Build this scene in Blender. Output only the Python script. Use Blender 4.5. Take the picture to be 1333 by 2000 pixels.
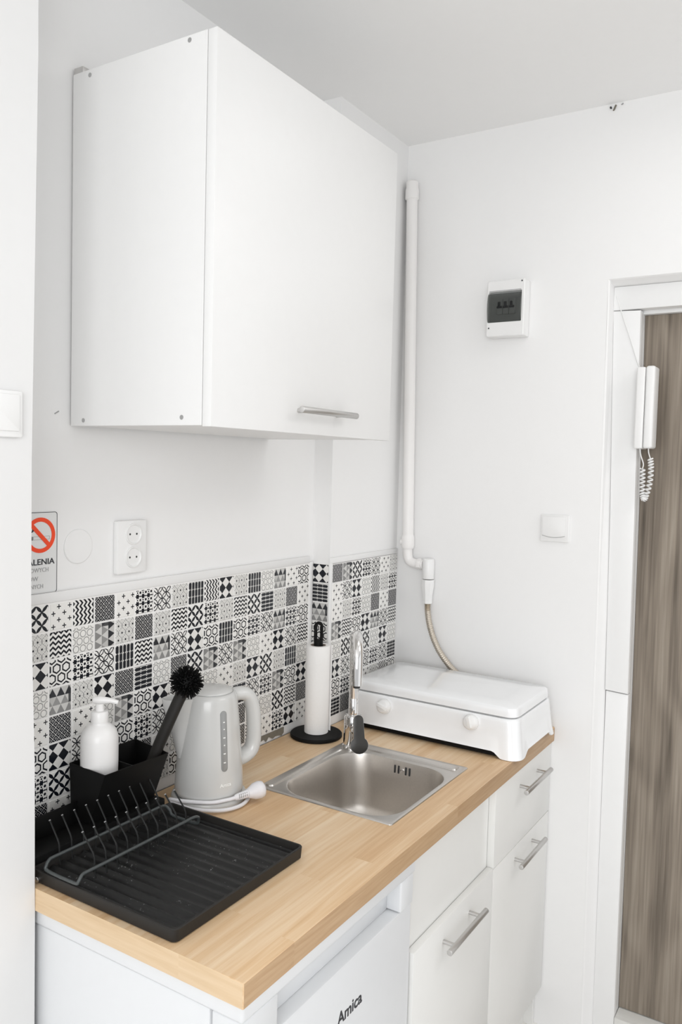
import bpy, bmesh, math, random
from mathutils import Vector, Matrix
random.seed(7)
PI = math.pi
for o in list(bpy.data.objects):
    bpy.data.objects.remove(o)
SC = bpy.context.scene
COL = SC.collection

# ------------------------------------------------------------------ camera
cam = bpy.data.cameras.new('camera')
cam.sensor_fit = 'HORIZONTAL'
cam.sensor_width = 36.0
cam.lens = 36.0 * 1598.0 / 1333.0
cam.clip_start = 0.05
camo = bpy.data.objects.new('camera', cam)
COL.objects.link(camo)
rt = (0.5323936997, -0.8460972814, 0.0260065160)
dn = (-0.0340946438, -0.0521308695, -0.9980580783)
fw = (0.8458099691, 0.5304731499, -0.0566015320)
camo.matrix_world = Matrix(((rt[0], -dn[0], -fw[0], -0.9637052), (rt[1], -dn[1], -fw[1], -1.2905543),
                            (rt[2], -dn[2], -fw[2], 1.6413372), (0, 0, 0, 1)))
SC.camera = camo

# ------------------------------------------------------------------ world and light
W = bpy.data.worlds.new('world')
SC.world = W
W.use_nodes = True
bg = W.node_tree.nodes['Background']
bg.inputs[0].default_value = (0.975, 0.985, 1.0, 1)
bg.inputs[1].default_value = 0.66


def area(name, loc, target, sx, sy, power, color=(1, 1, 1)):
    l = bpy.data.lights.new(name, 'AREA')
    l.shape = 'RECTANGLE'
    l.size, l.size_y, l.energy, l.color = sx, sy, power, color
    o = bpy.data.objects.new(name, l)
    COL.objects.link(o)
    o.location = loc
    o.rotation_euler = (Vector(target) - Vector(loc)).to_track_quat('-Z', 'Y').to_euler()
    return o


area('window_light', (-2.7, -1.9, 1.75), (0.8, -0.2, 1.25), 1.8, 1.7, 46, (0.98, 0.99, 1.0))
area('front_fill_light', (0.2, -3.2, 1.2), (0.4, 0.0, 0.8), 2.0, 2.0, 5.0, (0.98, 0.99, 1.0))  # added fill from the front, out of view; no window known there
area('overhead_fill_light', (0.8, -2.2, 2.6), (0.8, -2.199, 0.0), 0.8, 0.8, 9, (1.0, 0.99, 0.98))  # unseen overhead fill, added to lift the upward-facing surfaces
area('weak_overhead_fill', (0.75, -1.0, 2.6), (0.75, -0.999, 0.0), 0.6, 0.6, 1.0, (1.0, 0.99, 0.98))  # weak second overhead fill, also added, nearer the worktop

SC.view_settings.view_transform = 'Standard'
SC.view_settings.look = 'None'
SC.view_settings.gamma = 1.0
SC.view_settings.use_curve_mapping = False
SC.view_settings.exposure = -0.02


# ------------------------------------------------------------------ materials
def srgb(r, g, b):
    f = lambda c: (c / 255 / 12.92) if c / 255 <= 0.04045 else ((c / 255 + 0.055) / 1.055) ** 2.4
    return (f(r), f(g), f(b), 1.0)


def new_mat(name):
    m = bpy.data.materials.new(name)
    m.use_nodes = True
    nt = m.node_tree
    return m, nt, nt.nodes['Principled BSDF']


def mat(name, col, rough=0.5, metal=0.0, bump=0.0, bscale=40.0, var=0.012, coat=0.0, spec=0.5):
    """plain procedural surface: colour gently varied by noise, optional fine relief"""
    m, nt, b = new_mat(name)
    n = nt.nodes.new('ShaderNodeTexNoise')
    tc = nt.nodes.new('ShaderNodeTexCoord')
    nt.links.new(tc.outputs['Object'], n.inputs['Vector'])
    n.inputs['Scale'].default_value = bscale
    n.inputs['Detail'].default_value = 3.0
    mx = nt.nodes.new('ShaderNodeMixRGB')
    c = tuple(col[:3])
    mx.inputs[1].default_value = tuple(max(0, x * (1 - var)) for x in c) + (1,)
    mx.inputs[2].default_value = tuple(min(1, x * (1 + var)) for x in c) + (1,)
    nt.links.new(n.outputs['Fac'], mx.inputs[0])
    nt.links.new(mx.outputs[0], b.inputs['Base Color'])
    b.inputs['Roughness'].default_value = rough
    b.inputs['Metallic'].default_value = metal
    b.inputs['Coat Weight'].default_value = coat
    b.inputs['Coat Roughness'].default_value = 0.08
    b.inputs['Specular IOR Level'].default_value = spec
    if bump:
        bp = nt.nodes.new('ShaderNodeBump')
        bp.inputs['Strength'].default_value = bump
        bp.inputs['Distance'].default_value = 0.002
        nt.links.new(n.outputs['Fac'], bp.inputs['Height'])
        nt.links.new(bp.outputs[0], b.inputs['Normal'])
    return m


M = {}
M['paint'] = mat('wall_paint', (0.875, 0.872, 0.866), 0.65, bump=0.05, bscale=55, var=0.008)
M['ceil'] = mat('ceiling_paint', (0.90, 0.898, 0.892), 0.75, bump=0.04, bscale=55, var=0.008)
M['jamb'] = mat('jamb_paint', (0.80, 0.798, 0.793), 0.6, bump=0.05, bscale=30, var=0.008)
M['floor'] = mat('floor_laminate', (0.82, 0.80, 0.775), 0.45, bscale=6, var=0.12)
M['lam'] = mat('white_laminate', (0.825, 0.823, 0.815), 0.33)
M['front'] = mat('off_white_front', (0.81, 0.808, 0.787), 0.35)
M['enamel'] = mat('white_enamel', (0.92, 0.93, 0.94), 0.18, coat=0.5)
M['fridge'] = mat('fridge_white', (0.74, 0.752, 0.765), 0.28)
M['wplas'] = mat('white_plastic', (0.85, 0.848, 0.84), 0.32)
M['pipe'] = mat('painted_pipe', (0.86, 0.845, 0.83), 0.4)
M['casing'] = mat('door_casing', (0.855, 0.855, 0.85), 0.35)
M['steel'] = mat('stainless', (0.63, 0.605, 0.575), 0.30, 1.0, bscale=200, var=0.05)
M['bowl'] = mat('stainless_bowl', (0.66, 0.625, 0.585), 0.36, 1.0, bscale=200, var=0.05)
M['hosem'] = mat('hose_steel', (0.62, 0.56, 0.48), 0.32, 1.0)
M['chrome'] = mat('chrome', (0.78, 0.77, 0.76), 0.05, 1.0)
M['alu'] = mat('brushed_aluminium', (0.62, 0.61, 0.60), 0.36, 1.0)
M['lever'] = mat('dark_lever', (0.035, 0.033, 0.03), 0.35, 0.2)
M['black'] = mat('black_plastic', (0.0045, 0.0045, 0.0045), 0.55, spec=0.18)
M['tray'] = mat('dark_tray_plastic', (0.020, 0.0185, 0.017), 0.5, spec=0.3)
M['wire'] = mat('coated_wire', (0.060, 0.068, 0.068), 0.35)
M['tine'] = mat('tine_wire', (0.010, 0.0105, 0.0105), 0.5, spec=0.25)
M['tip'] = mat('tine_tip', (0.32, 0.32, 0.32), 0.4)
M['kettle'] = mat('kettle_grey', (0.62, 0.62, 0.605), 0.22, coat=0.35)
M['gauge'] = mat('gauge_smoke', (0.31, 0.315, 0.31), 0.2)
M['mark'] = mat('pale_mark', (0.90, 0.90, 0.88), 0.4)
M['ink'] = mat('black_ink', (0.015, 0.016, 0.022), 0.5)
M['greyink'] = mat('grey_ink', (0.38, 0.38, 0.38), 0.5)
M['red'] = mat('orange_red_ink', (0.90, 0.065, 0.010), 0.45)
M['sign'] = mat('sign_white', (0.78, 0.785, 0.78), 0.4)
M['paper'] = mat('paper_towel', (0.93, 0.92, 0.905), 0.85, bump=0.3, bscale=160)
M['card'] = mat('cardboard_core', (0.42, 0.34, 0.29), 0.8)
M['mortar'] = mat('bare_mortar', (0.20, 0.185, 0.15), 0.9, bump=0.6, bscale=120, var=0.2)
M['grout'] = mat('grout', (0.88, 0.87, 0.855), 0.6, bump=0.2, bscale=140)
M['cord'] = mat('white_cord', (0.78, 0.77, 0.79), 0.4)
M['bottle'] = mat('white_bottle', (0.83, 0.82, 0.81), 0.3)
M['dark'] = mat('dark_gap', (0.03, 0.03, 0.03), 0.7)
M['smoke2'] = mat('breaker_grey', (0.50, 0.51, 0.50), 0.5)
M['brown'] = mat('brown_wood', (0.36, 0.22, 0.12), 0.5)  # plain brown wood tone
M['screw'] = mat('zinc_screw', (0.50, 0.50, 0.50), 0.35, 0.8)

# smoked window of the fuse box: see-through grey with a gloss
m, nt, b = new_mat('smoked_window')
tr = nt.nodes.new('ShaderNodeBsdfTransparent')
tr.inputs[0].default_value = (0.74, 0.75, 0.74, 1)
ms = nt.nodes.new('ShaderNodeMixShader')
ms.inputs[0].default_value = 0.22
b.inputs['Base Color'].default_value = (0.06, 0.06, 0.06, 1)
b.inputs['Roughness'].default_value = 0.12
nt.links.new(tr.outputs[0], ms.inputs[1])
nt.links.new(b.outputs[0], ms.inputs[2])
nt.links.new(ms.outputs[0], nt.nodes['Material Output'].inputs[0])
M['smoke'] = m


class N:
    """tiny expression builder over shader Math nodes"""
    nt = None

    def __init__(s, v):
        s.v = v

    @staticmethod
    def op(o, *a):
        n = N.nt.nodes.new('ShaderNodeMath')
        n.operation = o
        for i, x in enumerate(a):
            x = x.v if isinstance(x, N) else x
            if isinstance(x, (int, float)):
                n.inputs[i].default_value = x
            else:
                N.nt.links.new(x, n.inputs[i])
        return N(n.outputs[0])

    def __add__(s, o): return N.op('ADD', s, o)
    def __radd__(s, o): return N.op('ADD', o, s)
    def __sub__(s, o): return N.op('SUBTRACT', s, o)
    def __rsub__(s, o): return N.op('SUBTRACT', o, s)
    def __mul__(s, o): return N.op('MULTIPLY', s, o)
    def __rmul__(s, o): return N.op('MULTIPLY', o, s)
    def __truediv__(s, o): return N.op('DIVIDE', s, o)
    def __lt__(s, o): return N.op('LESS_THAN', s, o)
    def __gt__(s, o): return N.op('GREATER_THAN', s, o)
    def __abs__(s): return N.op('ABSOLUTE', s)


def flr(a): return N.op('FLOOR', a)
def fr(a): return a - flr(a)
def mn(a, b): return N.op('MINIMUM', a, b)
def mxx(a, b): return N.op('MAXIMUM', a, b)
def sn(a): return N.op('SINE', a)
def cs(a): return N.op('COSINE', a)
def sq(a): return N.op('SQRT', a)
def mod2(a): return fr(a * 0.5) * 2.0
def tri(a): return abs(fr(a) - 0.5) * 2.0
def hyp(x, y): return sq(x * x + y * y)
def lerp(a, b, t): return a + (b - a) * t


WHITE, BLK = 0.86, 0.008


def ink(d, light=WHITE, dark=BLK):
    return light + d * (dark - light)


def p_zig(u, v):
    return ink(fr(v * 5.0 + tri(u * 4.0) * 0.55 + 0.1) < 0.48)


def p_plus(u, v):
    row = flr(v * 4.0)
    dx = abs(fr(u * 2.0 + mod2(row) * 0.5 + 0.22) - 0.5) * 0.5
    dy = abs(fr(v * 4.0) - 0.5) * 0.25
    d = mn(mxx(dx / 0.021, dy / 0.092), mxx(dx / 0.092, dy / 0.021))
    return ink(d < 1.0)


def p_petal(u, v):
    p, q = (u + v) * 2.0 + 0.1, (u - v) * 2.0 + 0.1
    a = abs(fr(p + 0.5) - 0.5) - abs(sn(q * PI)) * 0.135 - 0.045
    b = abs(fr(q + 0.5) - 0.5) - abs(sn(p * PI)) * 0.135 - 0.045
    return ink(mn(a, b) < 0.0)


def p_flower(u, v):
    p, q = (u + v) * 2.0 + 0.06, (u - v) * 2.0 + 0.12
    a = abs(abs(fr(p + 0.5) - 0.5) - abs(sn(q * PI)) * 0.20)
    b = abs(abs(fr(q + 0.5) - 0.5) - abs(sn(p * PI)) * 0.20)
    return ink(mn(a, b) < 0.062)


def p_diamond(u, v):
    p, q = (u + v) * 2.0 + 0.2, (u - v) * 2.0 + 0.2
    return ink(mod2(flr(p) + flr(q)) < 0.5, WHITE * 0.96)


def p_lattice(u, v):
    p, q = (u + v) * 3.6, (u - v) * 3.6
    d = mxx(abs(fr(p) - 0.5), abs(fr(q) - 0.5))
    l = mxx(d > 0.452, (d > 0.125) * (d < 0.185))
    return ink(1.0 - l, WHITE * 0.85)


def p_star(u, v):
    def cell(x, y, r, k):
        a, b = fr(x) - 0.5, fr(y) - 0.5
        th = N.op('ARCTAN2', b, a)
        return hyp(a, b) - (r + k * cs(th * 6.0))
    d1 = cell(u * 3.2 + 0.2, v * 3.2 + 0.1, 0.315, 0.06)
    d2 = cell(u * 3.2 + 0.7, v * 3.2 + 0.6, 0.18, 0.0)
    d3 = cell(u * 3.2 + 0.7, v * 3.2 + 0.1, 0.12, 0.0)
    d4 = cell(u * 3.2 + 0.2, v * 3.2 + 0.6, 0.12, 0.0)
    return ink(mn(mn(d1, d2), mn(d3, d4)) < 0.0)


def p_asanoha(u, v):
    row = flr(v * 3.4)
    a = (fr(u * 2.6 + mod2(row) * 0.5 + 0.15) - 0.5) / 2.6
    b = (fr(v * 3.4) - 0.5) / 3.4
    r = hyp(a, b)
    th = N.op('ARCTAN2', b, a)
    line = (abs(sn(th * 4.0)) * r < 0.016) * (r < 0.19)
    hx = (r > 0.175) * (r < 0.195)
    return ink(r < 0.040, WHITE * 0.88) * (1.0 - mxx(line, hx) * 0.72)


def p_pill(u, v):
    x = abs(fr(u * 5.0 + 0.1) - 0.5) * 2.0
    y = abs(fr(v * 3.0 + mod2(flr(u * 5.0 + 0.1)) * 0.0) - 0.5) * 2.0
    d = mxx(x, y * 0.66 + x * 0.36)
    l = (d > 0.74) * (d < 0.93)
    return ink(1.0 - l, WHITE * 0.9, 0.014)


def p_tri(u, v):
    row = flr(v * 3.0)
    y = fr(v * 3.0)
    x = u * 2.6 + mod2(row) * 0.5 + 0.2
    up = y < 1.0 - abs(fr(x) - 0.5) * 2.0
    cu = 0.26 + row * 0.05 - 0.34 * (row > 1.5)
    cu = mxx(cu, 0.03)
    cd = 0.66 - 0.16 * fr(sn(flr(x + 0.5) * 7.3 + row * 3.1) * 43.7)
    edge = (u > 0.86) * (row > 0.5) * (row < 1.5)
    c = lerp(cd, cu, up)
    return c * (1.0 - edge * 0.88)


def hexd(u, v, k, ox, oy):
    """distance from the centre of the hexagon cell, and radius"""
    x, y = u * k + ox, v * k + oy
    ax, ay = fr(x) - 0.5, fr(y / 1.732) * 1.732 - 0.866
    bx, by = fr(x - 0.5) - 0.5, fr((y - 0.866) / 1.732) * 1.732 - 0.866
    t = (ax * ax + ay * ay) < (bx * bx + by * by)
    gx, gy = lerp(bx, ax, t), lerp(by, ay, t)
    hd = mxx(abs(gx), abs(gx) * 0.5 + abs(gy) * 0.866)
    return hd, hyp(gx, gy)


def p_hex(u, v):
    hd, r = hexd(u, v, 2.3, 0.3, 0.2)
    return ink((hd > 0.285) * (hd < 0.42))


def p_ring(u, v):
    hd, r = hexd(u, v, 3.0, 0.1, 0.4)
    d = mxx((r > 0.345) * (r < 0.395), (r > 0.43) * (r < 0.455))
    return ink(d, WHITE, 0.06)


def swap(f): return lambda u, v: f(v, u)


PAT = {'Z': p_zig, 'V': swap(p_zig), 'P': p_plus, 'X': p_petal, 'F': p_flower, 'I': p_diamond, 'D': p_lattice, 'S': p_star,
       'G': p_asanoha, 'H': p_pill, 'h': swap(p_pill), 'T': p_tri, 't': swap(p_tri), 'K': p_hex, 'L': p_ring}
TS = 0.0512   # face of one mosaic tile
TP = 0.055    # tile pitch


def tile_mat(code):
    m, nt, b = new_mat('mosaic_print_' + {'Z': 'zigzag', 'V': 'upright_zigzag', 'P': 'plus', 'X': 'petals', 'F': 'flower', 'I': 'diamond',
                                          'D': 'lattice', 'S': 'star', 'G': 'asanoha', 'H': 'pill', 'h': 'lying_pill', 'T': 'triangle',
                                          't': 'side_triangle', 'K': 'hexagon', 'L': 'ring'}[code])
    N.nt = nt
    tc = nt.nodes.new('ShaderNodeTexCoord')
    sp = nt.nodes.new('ShaderNodeSeparateXYZ')
    nt.links.new(tc.outputs['Object'], sp.inputs[0])
    u = N(sp.outputs[0]) / TS + 0.5
    v = N(sp.outputs[2]) / TS + 0.5
    val = PAT[code](u, v)
    cr = nt.nodes.new('ShaderNodeCombineColor')
    nt.links.new(val.v, cr.inputs[0])
    nt.links.new((val * 0.985 + 0.002).v, cr.inputs[1])
    nt.links.new((val * 0.945 + 0.008).v, cr.inputs[2])
    nt.links.new(cr.outputs[0], b.inputs['Base Color'])
    b.inputs['Roughness'].default_value = 0.22
    b.inputs['Specular IOR Level'].default_value = 0.35
    return m


def wood_mat(name, cols, axis='x', row=0.043, length=0.62, grain=(5, 110), rough=0.42, vary=1.0, band=False, seed=0.0):
    """laminated wood: staves along an axis with their own tone, fine stretched grain"""
    m, nt, b = new_mat(name)
    N.nt = nt
    tc = nt.nodes.new('ShaderNodeTexCoord')
    sp = nt.nodes.new('ShaderNodeSeparateXYZ')
    nt.links.new(tc.outputs['Object'], sp.inputs[0])
    X, Y, Z = (N(sp.outputs[i]) for i in range(3))
    a, c, t = {'x': (X, Y, Z), 'y': (Y, Z, X), 'z': (Z, Y, X)}[axis]
    r = flr(c / row + 0.37 + seed)
    h1 = fr(sn(r * 12.9898 + 1.7) * 437.58)
    s = flr(a / length + h1 * 3.0)
    h2 = fr(sn(r * 7.13 + s * 3.97 + 0.6) * 951.7)
    cb = nt.nodes.new('ShaderNodeCombineXYZ')
    nt.links.new((a * grain[0] + h2 * 40.0).v, cb.inputs[0])
    nt.links.new((c * grain[1]).v, cb.inputs[1])
    nt.links.new((t * grain[1] + h2 * 9.0).v, cb.inputs[2])
    n = nt.nodes.new('ShaderNodeTexNoise')
    n.inputs['Scale'].default_value = 1.0
    n.inputs['Detail'].default_value = 5.0
    n.inputs['Distortion'].default_value = 0.4
    nt.links.new(cb.outputs[0], n.inputs['Vector'])
    n2 = nt.nodes.new('ShaderNodeTexNoise')
    n2.inputs['Scale'].default_value = 0.22
    n2.inputs['Detail'].default_value = 2.0
    nt.links.new(cb.outputs[0], n2.inputs['Vector'])
    fac = h2 * (0.36 * vary) + N(n.outputs['Fac']) * 0.85 + (N(n2.outputs['Fac']) - 0.5) * 0.5 + (-0.06 + (1 - vary) * 0.18)
    rp = nt.nodes.new('ShaderNodeValToRGB')
    els = rp.color_ramp.elements
    els[0].position, els[0].color = 0.15, cols[0]
    els[1].position, els[1].color = 0.85, cols[2]
    e = els.new(0.5)
    e.color = cols[1]
    nt.links.new(fac.v, rp.inputs[0])
    nt.links.new(rp.outputs[0], b.inputs['Base Color'])
    b.inputs['Roughness'].default_value = rough
    bp = nt.nodes.new('ShaderNodeBump')
    bp.inputs['Strength'].default_value = 0.12
    bp.inputs['Distance'].default_value = 0.001
    nt.links.new(n.outputs['Fac'], bp.inputs['Height'])
    nt.links.new(bp.outputs[0], b.inputs['Normal'])
    return m


M['top'] = wood_mat('oak_worktop', (srgb(203, 164, 121), srgb(220, 187, 147), srgb(233, 209, 177)))
M['edge'] = wood_mat('oak_worktop_edge', (srgb(168, 134, 98), srgb(184, 152, 116), srgb(198, 168, 134)), row=0.5, grain=(9, 160))
M['endedge'] = wood_mat('oak_worktop_end', (srgb(202, 172, 134), srgb(215, 188, 152), srgb(224, 200, 168)), axis='y', row=0.5, grain=(9, 130), vary=0.4)


def oak_door_mat():
    m, nt, b = new_mat('grey_oak_door')
    N.nt = nt
    tc = nt.nodes.new('ShaderNodeTexCoord')
    sp = nt.nodes.new('ShaderNodeSeparateXYZ')
    nt.links.new(tc.outputs['Object'], sp.inputs[0])
    Y, Z = N(sp.outputs[1]), N(sp.outputs[2])
    def noise(sx, sz, detail, dist=0.0, w=0.0):
        cb = nt.nodes.new('ShaderNodeCombineXYZ')
        nt.links.new((Y * sx + w).v, cb.inputs[0])
        nt.links.new((Z * sz).v, cb.inputs[1])
        n = nt.nodes.new('ShaderNodeTexNoise')
        n.inputs['Scale'].default_value = 1.0
        n.inputs['Detail'].default_value = detail
        n.inputs['Distortion'].default_value = dist
        nt.links.new(cb.outputs[0], n.inputs['Vector'])
        return N(n.outputs['Fac'])
    big = noise(9, 0.55, 2.0, 0.6)
    fine = noise(130, 3.2, 5.0, 0.3, 3.0)
    mid = noise(30, 0.9, 4.0, 0.5, 7.0)
    ring = sn((noise(6, 1.6, 1.0, 0.3, 2.0) * 30.0 + Y * 60.0)) * 0.5 + 0.5
    # knots
    vo = nt.nodes.new('ShaderNodeTexVoronoi')
    cb = nt.nodes.new('ShaderNodeCombineXYZ')
    nt.links.new((Y * 7.0 + 0.35).v, cb.inputs[0])
    nt.links.new((Z * 3.0 + 0.2).v, cb.inputs[1])
    vo.inputs['Scale'].default_value = 1.0
    nt.links.new(cb.outputs[0], vo.inputs['Vector'])
    knot = 1.0 - N.op('SMOOTH_MAX', mn(N(vo.outputs['Distance']) / 0.12, 1.0), 0.0, 0.1)
    fac = big * 0.75 + fine * 0.62 + mid * 0.55 + ring * 0.10 - 0.58 - knot * 0.45
    rp = nt.nodes.new('ShaderNodeValToRGB')
    els = rp.color_ramp.elements
    els[0].position, els[0].color = 0.12, srgb(86, 77, 67)
    els[1].position, els[1].color = 0.80, srgb(178, 168, 154)
    e = els.new(0.45)
    e.color = srgb(140, 129, 116)
    nt.links.new(fac.v, rp.inputs[0])
    nt.links.new(rp.outputs[0], b.inputs['Base Color'])
    b.inputs['Roughness'].default_value = 0.5
    return m


M['oak'] = oak_door_mat()
M['sill'] = wood_mat('white_washed_sill', (srgb(206, 205, 200), srgb(216, 215, 211), srgb(224, 223, 219)), axis='y', row=0.3, grain=(6, 120))


def tray_floor_mat():
    """black plastic with water specks, the glint of the drops put into the colour"""
    m, nt, b = new_mat('drip_floor_plastic')
    N.nt = nt
    tc = nt.nodes.new('ShaderNodeTexCoord')
    n = nt.nodes.new('ShaderNodeTexNoise')
    n.inputs['Scale'].default_value = 260
    n.inputs['Detail'].default_value = 2
    n2 = nt.nodes.new('ShaderNodeTexNoise')
    n2.inputs['Scale'].default_value = 14
    for x in (n, n2):
        nt.links.new(tc.outputs['Object'], x.inputs['Vector'])
    s = (N(n.outputs['Fac']) > 0.69) * (N(n2.outputs['Fac']) > 0.52)
    val = 0.011 + s * 0.20 + N(n2.outputs['Fac']) * 0.010
    cc = nt.nodes.new('ShaderNodeCombineColor')
    for i in range(3):
        nt.links.new(val.v, cc.inputs[i])
    nt.links.new(cc.outputs[0], b.inputs['Base Color'])
    b.inputs['Roughness'].default_value = 0.34
    b.inputs['Specular IOR Level'].default_value = 0.3
    return m


M['drip'] = tray_floor_mat()

# ------------------------------------------------------------------ mesh helpers
ORG = {}


def finish(bm, name, mats, org=(0, 0, 0), smooth=35.0):
    me = bpy.data.meshes.new(name)
    if org != (0, 0, 0):
        bmesh.ops.translate(bm, verts=bm.verts, vec=(-org[0], -org[1], -org[2]))
    bm.normal_update()
    bm.to_mesh(me)
    bm.free()
    for mm in (mats if isinstance(mats, (list, tuple)) else [mats]):
        me.materials.append(mm)
    if smooth and len(me.polygons):
        me.polygons.foreach_set('use_smooth', [True] * len(me.polygons))
        me.set_sharp_from_angle(angle=math.radians(smooth))
    me.update()
    return me


def link(o, parent=None):
    COL.objects.link(o)
    if parent is not None:
        o.parent = parent
    return o


def obj(name, bm, mats, parent=None, smooth=35.0, label=None):
    """one mesh object; geometry is given in room coordinates"""
    org = ORG.get(parent.name, (0, 0, 0)) if parent is not None else (0, 0, 0)
    o = bpy.data.objects.new(name, finish(bm, name, mats, org, smooth))
    link(o, parent)
    ORG[o.name] = org
    if label:
        o['label'] = label
    return o


def thing(name, loc, label, cat, group=None):
    o = bpy.data.objects.new(name, None)
    o.empty_display_size = 0.05
    link(o)
    o.location = loc
    ORG[o.name] = tuple(loc)
    o['label'], o['category'] = label, cat
    if group:
        o['group'] = group
    return o


def single(name, bm, mats, loc, label, cat, group=None, smooth=35.0):
    o = bpy.data.objects.new(name, finish(bm, name, mats, tuple(loc), smooth))
    link(o)
    o.location = loc
    ORG[o.name] = tuple(loc)
    o['label'], o['category'] = label, cat
    if group:
        o['group'] = group
    return o


def struct(name, bm, mats, smooth=35.0):
    o = obj(name, bm, mats, None, smooth)
    o['kind'] = 'structure'
    return o


def B():
    return bmesh.new()


def box(bm, x0, x1, y0, y1, z0, z1, bev=0.0, seg=2, mi=0):
    v = [bm.verts.new((x, y, z)) for x in (x0, x1) for y in (y0, y1) for z in (z0, z1)]
    fs = [bm.faces.new([v[i] for i in q]) for q in ((0, 1, 3, 2), (4, 6, 7, 5), (0, 4, 5, 1), (2, 3, 7, 6), (0, 2, 6, 4), (1, 5, 7, 3))]
    for f in fs:
        f.material_index = mi
    if bev:
        es = list({e for f in fs for e in f.edges})
        bmesh.ops.bevel(bm, geom=es, offset=bev, segments=seg, profile=0.5, affect='EDGES', clamp_overlap=True)
    return bm


def prism(bm, poly, axis, a0, a1, bev=0.0, mi=0):
    """extrude a 2D outline along an axis: x -> (y,z), y -> (x,z), z -> (x,y)"""
    def P(p, a):
        return {'x': (a, p[0], p[1]), 'y': (p[0], a, p[1]), 'z': (p[0], p[1], a)}[axis]
    A = [bm.verts.new(P(p, a0)) for p in poly]
    Bv = [bm.verts.new(P(p, a1)) for p in poly]
    n = len(poly)
    fs = [bm.faces.new(A), bm.faces.new(Bv[::-1])]
    for i in range(n):
        fs.append(bm.faces.new((A[i], Bv[i], Bv[(i + 1) % n], A[(i + 1) % n])))
    for f in fs:
        f.material_index = mi
    bmesh.ops.recalc_face_normals(bm, faces=fs)
    if bev:
        es = list({e for f in fs[:2] for e in f.edges})
        bmesh.ops.bevel(bm, geom=es, offset=bev, segments=2, profile=0.5, affect='EDGES', clamp_overlap=True)
    return bm


def rrect(x0, x1, y0, y1, r, seg=5):
    pts = []
    for cx, cy, a in ((x1 - r, y1 - r, 0), (x0 + r, y1 - r, 90), (x0 + r, y0 + r, 180), (x1 - r, y0 + r, 270)):
        for k in range(seg + 1):
            t = math.radians(a + 90 * k / seg)
            pts.append((cx + r * math.cos(t), cy + r * math.sin(t)))
    return pts


def loft(bm, loops, cap0=True, cap1=True, closed=True, mi=0):
    """skin between loops of 3D points with equal counts"""
    vs = [[bm.verts.new(p) for p in L] for L in loops]
    n = len(loops[0])
    fs = []
    for a, b in zip(vs, vs[1:]):
        for i in range(n if closed else n - 1):
            j = (i + 1) % n
            fs.append(bm.faces.new((a[i], a[j], b[j], b[i])))
    if cap0:
        fs.append(bm.faces.new(vs[0][::-1]))
    if cap1:
        fs.append(bm.faces.new(vs[-1]))
    for f in fs:
        f.material_index = mi
    bmesh.ops.recalc_face_normals(bm, faces=fs)
    return vs


def lathe(bm, prof, cx, cy, seg=32, cap0=True, cap1=True, mi=0, sx=1.0, sy=1.0):
    loops = [[(cx + r * sx * math.cos(2 * PI * k / seg), cy + r * sy * math.sin(2 * PI * k / seg), z) for k in range(seg)] for r, z in prof]
    return loft(bm, loops, cap0, cap1, mi=mi)


def spline(pts, n=8):
    """Catmull-Rom through points"""
    P = [Vector(p) for p in pts]
    P = [P[0] * 2 - P[1]] + P + [P[-1] * 2 - P[-2]]
    out = []
    for i in range(1, len(P) - 2):
        a, b, c, d = P[i - 1], P[i], P[i + 1], P[i + 2]
        for k in range(n):
            t = k / n
            out.append(0.5 * ((2 * b) + (c - a) * t + (2 * a - 5 * b + 4 * c - d) * t * t + (3 * b - a - 3 * c + d) * t ** 3))
    out.append(P[-2].copy())
    return out


def tube(bm, path, r, seg=10, caps=True, flat=1.0, up=None, mi=0):
    """sweep a circle (or ellipse) along a path; r is a number or a list"""
    P = [Vector(p) for p in path]
    n = len(P)
    R = r if isinstance(r, (list, tuple)) else [r] * n
    T = []
    for i in range(n):
        d = P[min(i + 1, n - 1)] - P[max(i - 1, 0)]
        T.append(d.normalized())
    u = Vector(up) if up else (Vector((0, 0, 1)) if abs(T[0].z) < 0.9 else Vector((1, 0, 0)))
    loops = []
    for i in range(n):
        u = (u - T[i] * u.dot(T[i])).normalized()
        w = T[i].cross(u)
        loops.append([P[i] + u * (R[i] * math.cos(2 * PI * k / seg)) + w * (R[i] * flat * math.sin(2 * PI * k / seg)) for k in range(seg)])
    loft(bm, loops, caps, caps, mi=mi)
    return bm


def cyl(bm, p0, p1, r, seg=16, bev=0.0, mi=0):
    p0, p1 = Vector(p0), Vector(p1)
    if not bev:
        return tube(bm, [p0, p1], r, seg, mi=mi)
    d = (p1 - p0).normalized()
    return tube(bm, [p0, p0 + d * bev * 0.3, p0 + d * bev, p1 - d * bev, p1 - d * bev * 0.3, p1], [r - bev, r - bev * 0.3, r, r, r - bev * 0.3, r - bev], seg, mi=mi)


def text_bm(s, size, xf, bold=0.0, extrude=0.0003):
    """lettering as a thin mesh; xf maps (x, y, depth) of the text plane to the room"""
    cu = bpy.data.curves.new('lettering', 'FONT')
    cu.body, cu.size, cu.offset, cu.extrude = s, size, bold, extrude
    cu.resolution_u = 4
    o = bpy.data.objects.new('lettering', cu)
    COL.objects.link(o)
    dg = bpy.context.evaluated_depsgraph_get()
    me = bpy.data.meshes.new_from_object(o.evaluated_get(dg))
    bm = B()
    bm.from_mesh(me)
    bpy.data.objects.remove(o)
    bpy.data.meshes.remove(me)
    bpy.data.curves.remove(cu)
    for v in bm.verts:
        v.co = xf(v.co.x, v.co.y, v.co.z)
    return bm


def text_w(s, size, bold=0.0):
    bm = text_bm(s, size, lambda x, y, z: Vector((x, y, z)), bold)
    w = max(v.co.x for v in bm.verts) if bm.verts else 0
    bm.free()
    return w


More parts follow.
